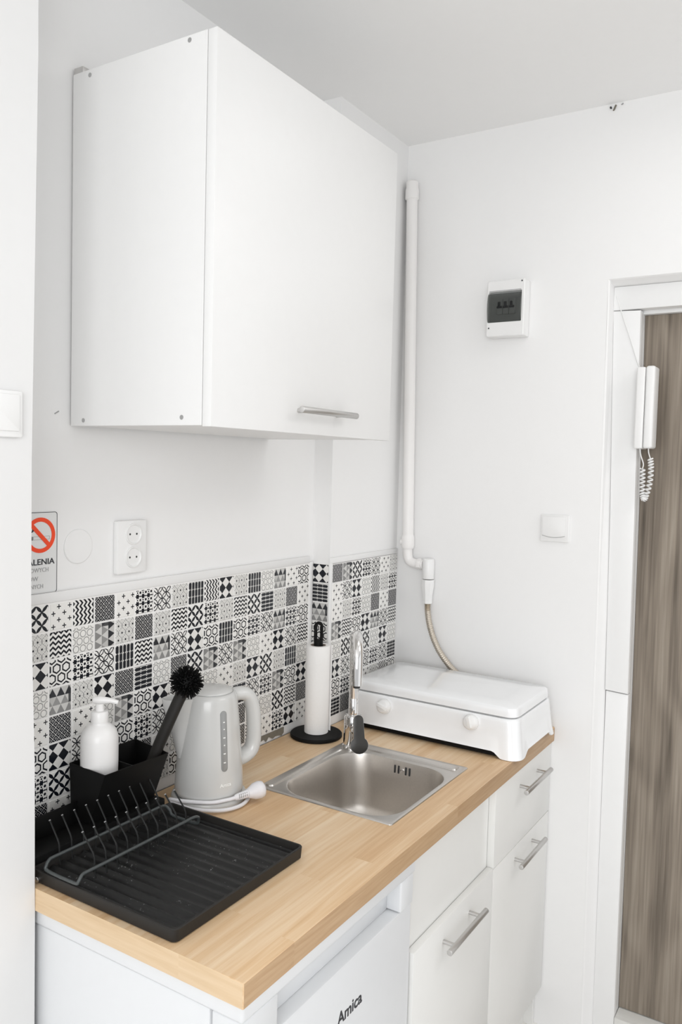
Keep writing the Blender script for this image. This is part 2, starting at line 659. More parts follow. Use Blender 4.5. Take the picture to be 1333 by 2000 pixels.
# ------------------------------------------------------------------ the room
XE = 1.356                       # plane of the end wall
CEIL = 2.645
bm = B(); box(bm, -3.2, 1.75, -3.4, 0.25, -0.12, 0.0); struct('floor', bm, M['floor'])
bm = B(); box(bm, -3.2, 1.75, -3.4, 0.25, CEIL, CEIL + 0.12); struct('ceiling', bm, M['ceil'])
bm = B(); box(bm, -3.2, 1.75, 0.008, 0.25, 0.0, CEIL); wall_back = struct('wall_back', bm, M['paint'])
# short wall on the left, its arris slightly wavy as in old plaster
edge = [(-0.0735, 0.0), (-0.0740, 0.62), (-0.0740, 0.86), (-0.0748, 0.905), (-0.0759, 1.112), (-0.0846, 1.395), (-0.0849, 1.636), (-0.0793, 2.05), (-0.0758, 2.30), (-0.0772, CEIL)]
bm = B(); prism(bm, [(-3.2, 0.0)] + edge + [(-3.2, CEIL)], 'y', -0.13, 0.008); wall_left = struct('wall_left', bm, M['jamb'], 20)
# end wall with the doorway: recess for the frame at its right
open_ = [(-0.7005, 0.0), (-0.7005, 0.2), (-0.6945, 0.80), (-0.6935, 1.10), (-0.6925, 1.39), (-0.6855, 2.10), (-0.6855, 2.1725)]
poly = [(0.008, 0.0)] + open_ + [(-1.72, 2.1725), (-1.72, 0.0), (-3.4, 0.0), (-3.4, CEIL), (0.008, CEIL)]
bm = B(); prism(bm, poly, 'x', XE, XE + 0.20); wall_right = struct('wall_right', bm, M['paint'], 20)
# boxed-in corner of the back wall, one tile deep
PX = 0.9605
bm = B(); box(bm, PX, XE, -0.051, 0.008, 0.0, CEIL); wall_corner = struct('wall_corner', bm, M['paint'])
# small plaster nick left of the wall cabinet
bm = B(); cyl(bm, (0.0701, 0.0075, 1.7257), (0.0796, 0.0075, 1.7312), 0.0011, 6)
obj('plaster_nick', bm, M['greyink'], wall_back)

# ------------------------------------------------------------------ mosaic backsplash: every tile a part of its wall
TMESH = {}
for code in PAT:
    bm = B(); h = TS / 2
    box(bm, -h, h, 0.0, 0.006, -h, h, bev=0.0012, seg=1)
    TMESH[code] = finish(bm, 'tile', tile_mat(code), smooth=20)


def tile(code, loc, rz, parent):
    o = bpy.data.objects.new('tile', TMESH[code])
    link(o, parent)
    o.location = loc
    o.rotation_euler = (0, 0, rz)


ZT = 0.9 + 0.4637
MAIN = ['XPVDPSFGHVIGHLTPK', 'GZLtGDGZXSGZXhGDP', 'IKSFHZTFIKHKSFTSK', 'LTGIDhLDXtFtLPIFZ',
        'PDPLtKIFGLPGIXGHL', 'KIFKKSFVDSThFStKI', 'SXGPZDPLhXZDPLXZD', 'DPLSFIGKTPSDFPSIP']
for j, row in enumerate(MAIN):
    for i, c in enumerate(row):
        tile(c, ((i + 0.5) * TP, 0.0, ZT - (j + 0.5) * TP), 0, wall_back)
SIDE = 'IhTKZFPS'
for j, c in enumerate(SIDE):
    tile(c, (PX - 0.0065, -0.0245, ZT - (j + 0.5) * TP), -PI / 2, wall_corner)
FRONT = ['DtXSFPG', 'PFILVGS', 'PGSLDPD', 'tZKITFZ', 'LXDXLIL', 'IFPKSFh', 'KSFPGVK', 'hDPZXSI']
for j, row in enumerate(FRONT):
    for i, c in enumerate(row):
        tile(c, (0.967 + (i + 0.5) * TP, -0.0576, ZT - (j + 0.5) * TP), 0, wall_corner)
# grout beds behind the tiles, white edge strips, filler under the last row
bm = B(); box(bm, -0.072, 0.9365, 0.0012, 0.008, ZT - 8 * TP, ZT + 0.001); obj('grout_bed', bm, M['grout'], wall_back)
bm = B(); box(bm, PX - 0.0053, PX, -0.051, 0.001, ZT - 8 * TP, ZT); obj('grout_bed', bm, M['grout'], wall_corner)
bm = B(); box(bm, 0.9665, XE - 0.004, -0.0564, -0.051, ZT - 8 * TP, ZT); obj('grout_bed', bm, M['grout'], wall_corner)
bm = B(); box(bm, -0.072, 0.9365, -0.0006, 0.008, ZT + 0.001, ZT + 0.021, 0.002); obj('tile_trim', bm, M['lam'], wall_back)
bm = B(); box(bm, 0.9365, 0.953, -0.0008, 0.008, 0.9, ZT + 0.004, 0.002); obj('tile_trim', bm, M['lam'], wall_back)
bm = B(); box(bm, 0.9535, 0.9668, -0.0580, -0.0505, ZT - 8 * TP + 0.004, ZT + 0.004, 0.0025); obj('tile_trim', bm, M['lam'], wall_corner)
bm = B(); box(bm, 0.9535, XE - 0.004, -0.0572, -0.051, ZT + 0.001, ZT + 0.018, 0.002); obj('tile_trim', bm, M['lam'], wall_corner)
bm = B(); box(bm, -0.072, 0.9365, 0.002, 0.008, 0.9, ZT - 8 * TP); obj('filler_strip', bm, M['paint'], wall_back)
bm = B(); box(bm, 0.956, XE, -0.0565, -0.051, 0.9, ZT - 8 * TP); obj('filler_strip', bm, M['paint'], wall_corner)
# patch of bare mortar where the bottom tiles stop short
top = [(0.690 + 0.0098 * k, 0.9235 + 0.0007 * random.random()) for k in range(15)]
low = [(x, 0.9060 + 0.003 * math.sin(k * 1.9) + 0.006 * random.random() - (0.004 if k > 10 else 0)) for k, (x, _) in enumerate(top)]
bm = B(); prism(bm, top + low[::-1], 'y', -0.0008, 0.003); obj('bare_mortar', bm, M['mortar'], wall_back)

# ------------------------------------------------------------------ doorway: casing boards, door, sill
CX = 1.392
up = [(-0.6935, 2.0915), (-0.7090, 1.53), (-0.7170, 1.0235), (-0.7800, 1.0205), (-0.7755, 1.53), (-0.7672, 2.0885)]
bm = B(); prism(bm, up, 'x', CX, CX + 0.036, 0.0025); t = struct('trim_1', bm, M['casing'])
lo = [(-0.7185, 1.0205), (-0.7225, 0.0), (-0.7826, 0.0), (-0.7805, 1.0175)]
bm = B(); prism(bm, lo, 'x', CX + 0.004, CX + 0.036, 0.0025); struct('trim_2', bm, M['casing'])
hd = [(-0.6935, 2.1570), (-1.66, 2.1555), (-1.66, 2.0925), (-0.6935, 2.0925)]
bm = B(); prism(bm, hd, 'x', CX - 0.002, CX + 0.036, 0.0025); struct('trim_3', bm, M['casing'])
bm = B(); prism(bm, [(-0.7005, 0.0), (-0.7005, 2.17), (-0.7672, 2.17), (-0.7672, 2.0885), (-0.7755, 1.53), (-0.7795, 1.02), (-0.7820, 0.0)], 'x', CX + 0.0362, 1.556); struct('trim_4', bm, M['casing'])
bm = B(); box(bm, CX + 0.0362, 1.556, -1.66, -0.7675, 2.083, 2.17); struct('trim_5', bm, M['casing'])
bm = B(); box(bm, CX + 0.002, 1.556, -1.72, -0.7830, 0.0, 0.078, 0.003); struct('trim_6', bm, M['sill'])
bm = B(); prism(bm, [(-1.655, 0.081), (-0.7830, 0.081), (-0.7800, 1.02), (-0.7762, 1.53), (-0.7680, 2.0825), (-1.655, 2.0825)], 'x', 1.448, 1.488, 0.001)
door = struct('door_1', bm, M['oak'])

# splayed plaster reveal between the wall and the frame
wall_e = [(-0.7005, 0.0), (-0.6945, 0.80), (-0.6930, 1.24), (-0.6855, 2.1725), (-1.66, 2.1725)]
case_e = [(-0.7240, 0.0), (-0.7190, 0.80), (-0.7150, 1.24), (-0.6945, 2.1560), (-1.66, 2.1545)]
bm = B()
loft(bm, [[(XE - 0.0004, y, z) for y, z in wall_e], [(XE + 0.004, y - 0.004, z - 0.003) for y, z in wall_e], [(CX + 0.008, y, z) for y, z in case_e]], False, False, closed=False)
struct('trim_7', bm, M['paint'], 0)

# ------------------------------------------------------------------ worktop (with the cut-out for the sink)
WX0, WX1, WY0, WY1, WZ0, WZ1 = -0.0733, XE - 0.0015, -0.5885, -0.002, 0.8604, 0.9
SX0, SX1, SY0, SY1 = 0.500, 0.899, -0.515, -0.165
hx0, hx1, hy0, hy1 = SX0 + 0.006, SX1 - 0.012, SY0 + 0.006, SY1 - 0.012
# notch around the boxed corner at the back right
bm = B()
xs = [WX0, hx0, hx1, 0.9535, WX1]
ys = [WY0, hy0, hy1, -0.0585, WY1]
skip = {(1, 1), (3, 3)}
V = {}
def gv(i, j, z):
    if (i, j, z) not in V:
        V[(i, j, z)] = bm.verts.new((xs[i], ys[j], z))
    return V[(i, j, z)]
for i in range(4):
    for j in range(4):
        if (i, j) in skip:
            continue
        bm.faces.new((gv(i, j, WZ1), gv(i + 1, j, WZ1), gv(i + 1, j + 1, WZ1), gv(i, j + 1, WZ1)))
        bm.faces.new((gv(i, j, WZ0), gv(i, j + 1, WZ0), gv(i + 1, j + 1, WZ0), gv(i + 1, j, WZ0)))
        for (a, b_, di, dj) in (((i, j), (i + 1, j), 0, -1), ((i + 1, j), (i + 1, j + 1), 1, 0), ((i + 1, j + 1), (i, j + 1), 0, 1), ((i, j + 1), (i, j), -1, 0)):
            ni, nj = i + di, j + dj
            if 0 <= ni < 4 and 0 <= nj < 4 and (ni, nj) not in skip:
                continue
            f = bm.faces.new((gv(*a, WZ0), gv(*b_, WZ0), gv(*b_, WZ1), gv(*a, WZ1)))
            f.material_index = 2 if di == -1 and i == 0 else 1
es = [e for e in bm.edges if all(abs(v.co.y - WY0) < 1e-6 for v in e.verts) and all(abs(v.co.z - WZ1) < 1e-6 for v in e.verts)
      or all(abs(v.co.x - WX0) < 1e-6 for v in e.verts) and all(abs(v.co.z - WZ1) < 1e-6 for v in e.verts)
      or all(abs(v.co.y - WY0) < 1e-6 and abs(v.co.x - WX0) < 1e-6 for v in e.verts)]
bmesh.ops.bevel(bm, geom=es, offset=0.0018, segments=2, profile=0.5, affect='EDGES')
single('worktop', bm, [M['top'], M['edge'], M['endedge']], (WX0, WY0, WZ0), 'pale oak laminate worktop with straight edges running under the tiled wall', 'worktop')

# ------------------------------------------------------------------ wall cabinet
kx0, kx1, kz0, kz1, ky = 0.105, 0.7416, 1.7045, 2.3665, -0.3311
cab = thing('wall_cabinet', (kx0, 0, kz0), 'white wall cabinet with one wide door and a bar handle above the kettle', 'cabinet')
bm = B(); box(bm, kx0, kx0 + 0.018, ky, 0.004, kz0, kz1, 0.0006, 1); obj('side_panel', bm, M['lam'], cab)
bm = B(); box(bm, kx1 - 0.018, kx1, ky, 0.004, kz0, kz1, 0.0006, 1); obj('side_panel', bm, M['lam'], cab)
bm = B(); box(bm, kx0 + 0.0183, kx1 - 0.0183, ky + 0.001, -0.004, kz0 + 0.001, kz0 + 0.019); obj('bottom_panel', bm, M['lam'], cab)
bm = B(); box(bm, kx0 + 0.0183, kx1 - 0.0183, ky + 0.001, -0.004, kz1 - 0.019, kz1 - 0.001); obj('top_panel', bm, M['lam'], cab)
bm = B(); box(bm, kx0 + 0.0183, kx1 - 0.0183, -0.0035, 0.003, kz0 + 0.02, kz1 - 0.02); obj('back_panel', bm, M['lam'], cab)
bm = B(); box(bm, kx0 + 0.0015, kx1 - 0.001, ky - 0.0205, ky - 0.0008, kz0 - 0.002, kz1 + 0.0005, 0.0012, 2); dr = obj('door', bm, M['lam'], cab)


def bar_handle(parent, x0, x1, p0, p1, z, yf, yb, r=0.0066):
    bm = B()
    cyl(bm, (x0, yb, z), (x1, yb, z), r, 16, 0.001)
    for p in (p0, p1):
        cyl(bm, (p, yf, z), (p, yb, z), 0.0048, 12)
    return obj('handle', bm, M['alu'], parent, label='brushed metal bar handle')


bar_handle(dr, 0.333, 0.538, 0.365, 0.505, 1.7475, ky - 0.0205, -0.382)
for y, z in ((-0.0427, 2.3560), (-0.2915, 2.3580), (-0.0322, 1.7150), (-0.2857, 1.7185)):
    bm = B(); cyl(bm, (kx0 - 0.0007, y, z), (kx0 + 0.001, y, z), 0.0042, 14); obj('screw_cap', bm, M['screw'], cab)
bm = B(); box(bm, kx0 + 0.002, kx0 + 0.030, -0.020, 0.005, kz1 - 0.001, kz1 + 0.013, 0.002); obj('hanging_bracket', bm, M['alu'], cab)

# ------------------------------------------------------------------ base units
yF = -0.581
zb = WZ0 - 0.0008
sk = thing('sink_cabinet', (0.4900, yF, 0.0), 'off-white base unit under the sink with blank panel above its door', 'cabinet')
bm = B(); box(bm, 0.4895, 0.5050, yF + 0.020, -0.06, 0.0, zb); obj('side_panel', bm, M['front'], sk)
bm = B(); box(bm, 0.9060, 0.9210, yF + 0.020, -0.06, 0.0, zb); obj('side_panel', bm, M['front'], sk)
bm = B(); box(bm, 0.4895, 0.9300, yF + 0.0183, yF + 0.034, 0.600, zb); obj('blank_panel', bm, M['front'], sk)
bm = B(); box(bm, 0.4895, 0.9205, yF, yF + 0.017, 0.118, 0.6555, 0.0012, 2); d = obj('door', bm, M['front'], sk)
bar_handle(d, 0.601, 0.807, 0.634, 0.776, 0.6105, yF, -0.611)
bm = B(); box(bm, 0.5052, 0.9058, -0.535, -0.520, 0.0, 0.112); obj('plinth', bm, M['front'], sk)
dc = thing('drawer_cabinet', (0.924, yF, 0.0), 'off-white base unit with a drawer over a door, beside the end wall', 'cabinet')
bm = B(); box(bm, 0.9213, 0.9385, yF + 0.0345, -0.06, 0.0, zb); obj('side_panel', bm, M['front'], dc)
bm = B(); box(bm, 1.3380, 1.3540, yF + 0.020, -0.06, 0.0, zb); obj('side_panel', bm, M['front'], dc)
bm = B(); box(bm, 0.9213, 1.3545, yF, yF + 0.018, 0.6530, zb - 0.001, 0.0012, 2); d = obj('drawer', bm, M['front'], dc)
bar_handle(d, 1.059, 1.264, 1.096, 1.232, 0.8075, yF, -0.611)
bm = B(); box(bm, 0.9222, 1.3525, yF, yF + 0.018, 0.118, 0.6508, 0.0012, 2); d = obj('door', bm, M['front'], dc)
bar_handle(d, 1.041, 1.240, 1.076, 1.210, 0.6165, yF, -0.611)
bm = B(); box(bm, 0.9387, 1.3378, -0.535, -0.520, 0.0, 0.112); obj('plinth', bm, M['front'], dc)

# ------------------------------------------------------------------ undercounter fridge
fx0, fx1 = -0.0660, 0.4860
fg = thing('fridge', (fx0, -0.56, 0.0), 'white undercounter fridge beneath the left end of the worktop', 'fridge')
bm = B(); box(bm, fx0 + 0.004, fx1 - 0.002, -0.517, -0.03, 0.0, 0.8285, 0.003); obj('body', bm, M['fridge'], fg)
bm = B(); box(bm, fx0, fx1, -0.582, -0.03, 0.829, zb, 0.006, 3); obj('top_panel', bm, M['fridge'], fg)
# door: slab with a full-width grip recess along its upper edge, rounded corners
bm = B()
prism(bm, rrect(fx0 + 0.004, fx1 - 0.002, 0.02, 0.7655, 0.006, 4), 'y', -0.575, -0.520, 0.004)
fd = obj('door', bm, M['fridge'], fg)
bm = B(); box(bm, fx0 + 0.004, 0.0270, -0.5785, -0.520, 0.7658, 0.8284, 0.004, 3); obj('door_corner', bm, M['fridge'], fg)
bm = B(); box(bm, 0.4300, fx1 - 0.002, -0.5785, -0.520, 0.7658, 0.8284, 0.004, 3); obj('door_corner', bm, M['fridge'], fg)
bm = B(); box(bm, 0.0272, 0.4298, -0.548, -0.520, 0.7658, 0.8265, 0.002); obj('grip_recess', bm, M['fridge'], fg)
sz = 0.0225
w = text_w('Amica', sz, 0.0004)
k = 0.083 / w
bm = text_bm('Amica', sz, lambda x, y, z: Vector((0.2095 + x * k, -0.5752 - z, 0.6640 + y * k)), 0.0004); obj('lettering', bm, M['ink'], fd, label='dark maker lettering')

# ------------------------------------------------------------------ sink
sink = thing('sink', (SX0, SY0, 0.9), 'square stainless steel inset sink with a rounded bowl', 'sink')
bx0, bx1, by0, by1 = 0.513, 0.838, -0.503, -0.205
def rl(x0, x1, y0, y1, r, z):
    return [(x, y, z) for x, y in rrect(x0, x1, y0, y1, r, 8)]
bm = B()
loft(bm, [rl(SX0, SX1, SY0, SY1, 0.006, 0.9003), rl(SX0 + 0.0008, SX1 - 0.0008, SY0 + 0.0008, SY1 - 0.0008, 0.006, 0.9022),
          rl(SX0 + 0.004, SX1 - 0.004, SY0 + 0.004, SY1 - 0.004, 0.006, 0.9030),
          rl(bx0 - 0.004, bx1 + 0.004, by0 - 0.004, by1 + 0.004, 0.078, 0.9030), rl(bx0 - 0.001, bx1 + 0.001, by0 - 0.001, by1 + 0.001, 0.076, 0.9018)], False, False)
obj('rim', bm, M['steel'], sink)
bm = B()
L = [rl(bx0 - 0.001, bx1 + 0.001, by0 - 0.001, by1 + 0.001, 0.076, 0.9018)]
for ins, z, r in ((0.001, 0.894, 0.074), (0.005, 0.85, 0.072), (0.010, 0.80, 0.068), (0.013, 0.775, 0.066), (0.019, 0.757, 0.062), (0.031, 0.745, 0.055), (0.050, 0.739, 0.045)):
    L.append(rl(bx0 + ins, bx1 - ins, by0 + ins, by1 - ins, r, z))
L.append(rl(0.640, 0.711, -0.390, -0.319, 0.034, 0.7345))
loft(bm, L, False, False)
obj('bowl', bm, M['bowl'], sink, 60)
bm = B(); lathe(bm, [(0.037, 0.7335), (0.037, 0.7365), (0.030, 0.7360), (0.026, 0.732), (0.004, 0.731), (0.004, 0.7355), (0.0005, 0.7355)], 0.6755, -0.3545, 24, True, True); obj('drain', bm, M['chrome'], sink)
# pressed ledges along the back and the right edge
for (x0, x1, y0, y1) in ((0.513, 0.826, -0.196, -0.174), (0.8545, 0.8845, -0.499, -0.236)):
    bm = B()
    loft(bm, [rl(x0, x1, y0, y1, 0.0095, 0.9029), rl(x0 + 0.002, x1 - 0.002, y0 + 0.002, y1 - 0.002, 0.0080, 0.9060), rl(x0 + 0.005, x1 - 0.005, y0 + 0.005, y1 - 0.005, 0.0055, 0.9068)], False, True)
    obj('drain_ledge', bm, M['steel'], sink)
for i, y in enumerate((-0.343, -0.3535, -0.374, -0.3845)):
    bm = B(); box(bm, bx1 - 0.0042, bx1 - 0.0008, y - 0.0026, y + 0.0026, 0.8700, 0.8905, 0.0018, 2); obj('overflow_slot', bm, M['dark'], sink)
bm = B(); cyl(bm, (bx1 - 0.0060, -0.3637, 0.881), (bx1 - 0.001, -0.3637, 0.881), 0.0042, 14, 0.0008); obj('overflow_screw', bm, M['chrome'], sink)

# ------------------------------------------------------------------ tap
FX, FY = 0.850, -0.207
tap = thing('mixer_tap', (FX, FY, 0.9), 'chrome mixer tap with dark lever at the corner of the sink', 'tap')
bm = B(); lathe(bm, [(0.027, 0.9032), (0.027, 0.912), (0.0245, 0.9150), (0.0235, 0.95), (0.0235, 0.985), (0.0215, 0.990), (0.014, 0.992)], FX, FY, 32); obj('body', bm, M['chrome'], tap)
bm = B(); lathe(bm, [(0.0128, 0.9915), (0.0128, 1.034), (0.0118, 1.036)], FX, FY, 24); obj('collar', bm, M['chrome'], tap)
td = Vector((-0.825, -0.565, 0)).normalized()
base = Vector((FX, FY, 0))
pts = []
for r_, z in ((0, 1.035), (0, 1.09), (0.001, 1.140), (0.010, 1.178), (0.032, 1.203), (0.062, 1.206), (0.088, 1.190), (0.103, 1.160), (0.108, 1.125), (0.110, 1.098)):
    pts.append(base + td * r_ + Vector((0, 0, z)))
path = spline(pts, 5)
rr = [0.0120 + 0.0042 * min(1, i / 20) - 0.0022 * max(0, (i - 30) / 15) for i in range(len(path))]
bm = B(); tube(bm, path, rr, 18); obj('spout', bm, M['chrome'], tap, 50)
bm = B(); e = path[-1]; tube(bm, [e + Vector((0, 0, 0.001)), e + Vector((0, 0, -0.006))], 0.0085, 16); obj('aerator', bm, M['dark'], tap)
bm = B(); cyl(bm, base + Vector((-0.0112, -0.0114, 0.957)), base + Vector((-0.0395, -0.0403, 0.960)), 0.0135, 20, 0.002); obj('lever_neck', bm, M['chrome'], tap)
# lever: lollipop-shaped dark plate facing the room
ld = Vector((-0.700, -0.714, 0)).normalized()
side = Vector((-ld.y, ld.x, 0))
def lever_loop(depth, grow):
    out = []
    tilt = Vector((0, 0, 1)) * 0.97 + ld * -0.24
    c0 = base + ld * 0.066 + Vector((0, 0, 0.9545))
    pts2 = []
    for k_ in range(9):
        a = math.radians(0 + 180 * k_ / 8)
        pts2.append((math.cos(a) * (0.0128 + grow), 0.0400 + math.sin(a) * (0.0128 + grow)))
    for k_ in range(15):
        a = math.radians(128 + 284 * k_ / 14)
        pts2.append((math.cos(a) * (0.0235 + grow), -0.0225 + math.sin(a) * (0.0215 + grow)))
    nrm = side.cross(tilt).normalized()
    if nrm.dot(ld) < 0:
        nrm = -nrm
    for x, y in pts2:
        out.append(c0 + side * x + tilt * y + nrm * depth)
    return out
bm = B(); loft(bm, [lever_loop(-0.009, -0.001), lever_loop(-0.007, 0.0004), lever_loop(-0.001, 0.0004)], True, True); lv = obj('lever', bm, M['chrome'], tap)
bm = B(); loft(bm, [lever_loop(-0.0008, 0.0), lever_loop(0.0006, -0.0003), lever_loop(0.0012, -0.0016)], True, True); obj('lever_face', bm, M['lever'], lv, label='matt dark grey lever face')

# ------------------------------------------------------------------ tabletop stove
st = thing('tabletop_stove', (1.15, -0.34, 0.9), 'white enamel tabletop gas stove with its lid closed at the end of the worktop', 'stove')
def sl(x0, x1, y0, y1, r, z, seg=6):
    return [(x, y, z) for x, y in rrect(x0, x1, y0, y1, r, seg)]
# apron with arches between four feet: side wall loops, bottom edge height varies along the outline
def foot_z(x, y, x0, x1, y0, y1):
    dx = min(x - x0, x1 - x); dy = min(y - y0, y1 - y)
    if dx < 0.004 or dy < 0.004 or True:
        along = (y - y0, y1 - y) if dx < dy else (x - x0, x1 - x)
        a = min(along)
        t = max(0.0, min(1.0, (a - 0.045) / 0.028))
        return 0.9012 + 0.0165 * (t * t * (3 - 2 * t))
def dense(x0, x1, y0, y1, r):
    P = rrect(x0, x1, y0, y1, r, 6)
    out = []
    for i in range(len(P)):
        a, b_ = P[i], P[(i + 1) % len(P)]
        n_ = max(1, int(math.hypot(b_[0] - a[0], b_[1] - a[1]) / 0.008))
        for k_ in range(n_):
            out.append((a[0] + (b_[0] - a[0]) * k_ / n_, a[1] + (b_[1] - a[1]) * k_ / n_))
    return out
bx = (1.004, 1.320, -0.606, -0.078)
D0 = dense(*bx, 0.034)
cx_, cy_ = (bx[0] + bx[1]) / 2, (bx[2] + bx[3]) / 2
def scl(P, dx, dy):
    return [(cx_ + (x - cx_) * (1 - dx / (bx[1] - bx[0]) * 2), cy_ + (y - cy_) * (1 - dy / (bx[3] - bx[2]) * 2)) for x, y in P]
zf = [foot_z(x, y, *bx) for x, y in D0]
loops = [[(x, y, z) for (x, y), z in zip(scl(D0, 0.004, 0.004), zf)], [(x, y, z) for (x, y), z in zip(D0, zf)],
         [(x, y, max(z + 0.004, 0.925)) for (x, y), z in zip(scl(D0, 0.006, 0.005), zf)]]
for ins, z in ((0.0100, 0.965), (0.0130, 0.992), (0.0140, 0.9990), (0.0165, 1.0020), (0.022, 1.0020)):
    loops.append([(x, y, z) for x, y in scl(D0, ins, ins)])
bm = B(); loft(bm, loops, False, True); obj('body', bm, M['enamel'], st, 50)
bm = B(); prism(bm, rrect(1.0145, 1.3090, -0.592, -0.090, 0.03, 5), 'z', 0.9035, 0.958); obj('under_stove_shade', bm, M['black'], st)  # black block added to stand for the shade in the gap under the stove
lx0, lx1, ly0, ly1 = 1.0215, 1.3025, -0.589, -0.096
bm = B()
loft(bm, [sl(lx0 + 0.003, lx1 - 0.003, ly0 + 0.003, ly1 - 0.003, 0.026, 1.0050), sl(lx0, lx1, ly0, ly1, 0.028, 1.0070), sl(lx0 + 0.0005, lx1 - 0.0005, ly0 + 0.0005, ly1 - 0.0005, 0.028, 1.020),
          sl(lx0 + 0.0022, lx1 - 0.0022, ly0 + 0.0022, ly1 - 0.0022, 0.026, 1.0285), sl(lx0 + 0.0075, lx1 - 0.0075, ly0 + 0.0075, ly1 - 0.0075, 0.022, 1.0315), sl(lx0 + 0.06, lx1 - 0.06, ly0 + 0.06, ly1 - 0.06, 0.02, 1.0330)], True, True)
obj('lid', bm, M['enamel'], st, 50)
bm = B(); prism(bm, rrect(1.0265, 1.2975, -0.584, -0.101, 0.025, 5), 'z', 1.0015, 1.0055); obj('lid_seal', bm, M['greyink'], st)
bm = B(); box(bm, 1.10, 1.20, -0.0945, -0.0850, 0.998, 1.018, 0.002); obj('lid_hinge', bm, M['enamel'], st)
for (y, z, a) in ((-0.211, 0.9745, 20), (-0.471, 0.9795, 75)):
    x = 1.0125
    bm = B()
    nrm = Vector((-1, 0, 0.2)).normalized()
    c = Vector((x, y, z))
    tube(bm, [c - nrm * 0.004, c + nrm * 0.003], 0.0212, 24)
    kb = obj('knob', bm, M['wplas'], st)
    bm = B(); tube(bm, [c + nrm * 0.003, c + nrm * 0.004, c + nrm * 0.014, c + nrm * 0.0165], [0.0194, 0.0202, 0.0180, 0.0145], 24); obj('knob_dome', bm, M['wplas'], kb, 50)
    u_ = Vector((0, math.cos(math.radians(a)), math.sin(math.radians(a))))
    w_ = nrm.cross(u_).normalized()
    bm = B()
    lp = [[c + nrm * h_ + u_ * (sx_ * s_) + w_ * (sy_ * s_) for sx_, sy_ in ((0.0155, 0.0042), (-0.0155, 0.0042), (-0.0155, -0.0042), (0.0155, -0.0042))] for h_, s_ in ((0.012, 1.0), (0.021, 0.95), (0.0225, 0.8))]
    loft(bm, lp); obj('knob_grip', bm, M['wplas'], kb)

# ------------------------------------------------------------------ paper towel on its stand
TX, TY = 0.8775, -0.0740
ph = thing('paper_towel_holder', (TX, TY, 0.9), 'black paper towel holder with round base and looped post', 'holder')
bm = B(); lathe(bm, [(0.069, 0.9003), (0.0715, 0.902), (0.0715, 0.9075), (0.069, 0.9105), (0.02, 0.912), (0.004, 0.912)], TX, TY, 40); obj('base', bm, M['black'], ph)
bm = B(); lathe(bm, [(0.0125, 0.9115), (0.0125, 1.166), (0.0115, 1.167)], TX, TY, 20); pst = obj('post', bm, M['black'], ph)
vd = Vector((0.55, -0.83, 0)).normalized()
bm = B()
arc = [Vector((TX, TY, 1.164)) + vd * 0.0082, Vector((TX, TY, 1.198)) + vd * 0.0082]
arc += [Vector((TX, TY, 1.204 + 0.0085 * math.sin(t_))) + vd * 0.0082 * math.cos(t_) for t_ in [PI * i / 8 for i in range(0, 9)]]
arc += [Vector((TX, TY, 1.198)) - vd * 0.0082, Vector((TX, TY, 1.164)) - vd * 0.0082]
tube(bm, arc, 0.0046, 10); obj('loop', bm, M['black'], ph)
pr = thing('paper_towel_roll', (TX, TY, 0.913), 'white paper towel roll standing upright on the black stand', 'paper towel')
bm = B()
lathe(bm, [(0.0215, 0.9125), (0.0325, 0.9125), (0.0328, 0.914), (0.0328, 1.1505), (0.0322, 1.152), (0.0215, 1.152), (0.0215, 0.9125)], TX, TY, 40, False, False)
obj('towel', bm, M['paper'], pr, 50)
bm = B()
lathe(bm, [(0.0198, 0.9127), (0.0213, 0.9127), (0.0213, 1.1517), (0.0198, 1.1517), (0.0198, 0.9127)], TX, TY, 28, False, False)
obj('core', bm, M['card'], pr, 50)
# loose end of the sheet
bm = B()
def arcp(r_, a_): return (TX + r_ * math.cos(math.radians(a_)), TY + r_ * math.sin(math.radians(a_)))
ring = [arcp(0.0331 + 0.0002 * k_, -20 - 7 * k_) for k_ in range(6)]
tang = [(ring[-1][0] + 0.0, ring[-1][1])]
fl = [arcp(0.0331, 5), arcp(0.0333, -15), arcp(0.0340, -30), arcp(0.0362, -42), arcp(0.0390, -49)]
outer = fl
inner = [(x - 0.0008 * math.cos(math.radians(-30)), y + 0.0008 * 0.5) for x, y in fl]
prism(bm, outer + inner[::-1], 'z', 0.9135, 1.151)
obj('loose_sheet', bm, M['paper'], pr, 60)

# ------------------------------------------------------------------ kettle on its power base
KX, KY = 0.396, -0.110
def pol(r_, a_, z, cx=KX, cy=KY):
    a_ = math.radians(a_)
    return Vector((cx + r_ * math.cos(a_), cy + r_ * math.sin(a_), z))
kb = thing('power_stand', (KX, KY, 0.9), 'grey round power base under the kettle with a white cord', 'kettle base')
bm = B(); lathe(bm, [(0.080, 0.9003), (0.083, 0.902), (0.083, 0.909), (0.080, 0.914), (0.060, 0.9150), (0.02, 0.9150)], KX, KY, 40); obj('base_plate', bm, M['kettle'], kb)
kt = thing('kettle', (KX, KY, 0.9155), 'light grey electric kettle with a water gauge, in front of the tiles', 'kettle')
kprof = [(0.071, 0.9158), (0.0745, 0.9185), (0.0752, 0.926), (0.0738, 0.96), (0.0700, 1.01), (0.0660, 1.06), (0.0618, 1.105), (0.0600, 1.122), (0.0580, 1.131), (0.0545, 1.1365), (0.0505, 1.1385)]
def krad(z):
    for (r0, z0), (r1, z1) in zip(kprof, kprof[1:]):
        if z0 <= z <= z1:
            return r0 + (r1 - r0) * (z - z0) / (z1 - z0)
    return 0.07
bm = B(); lathe(bm, kprof, KX, KY, 56, True, True); obj('body', bm, M['kettle'], kt, 50)
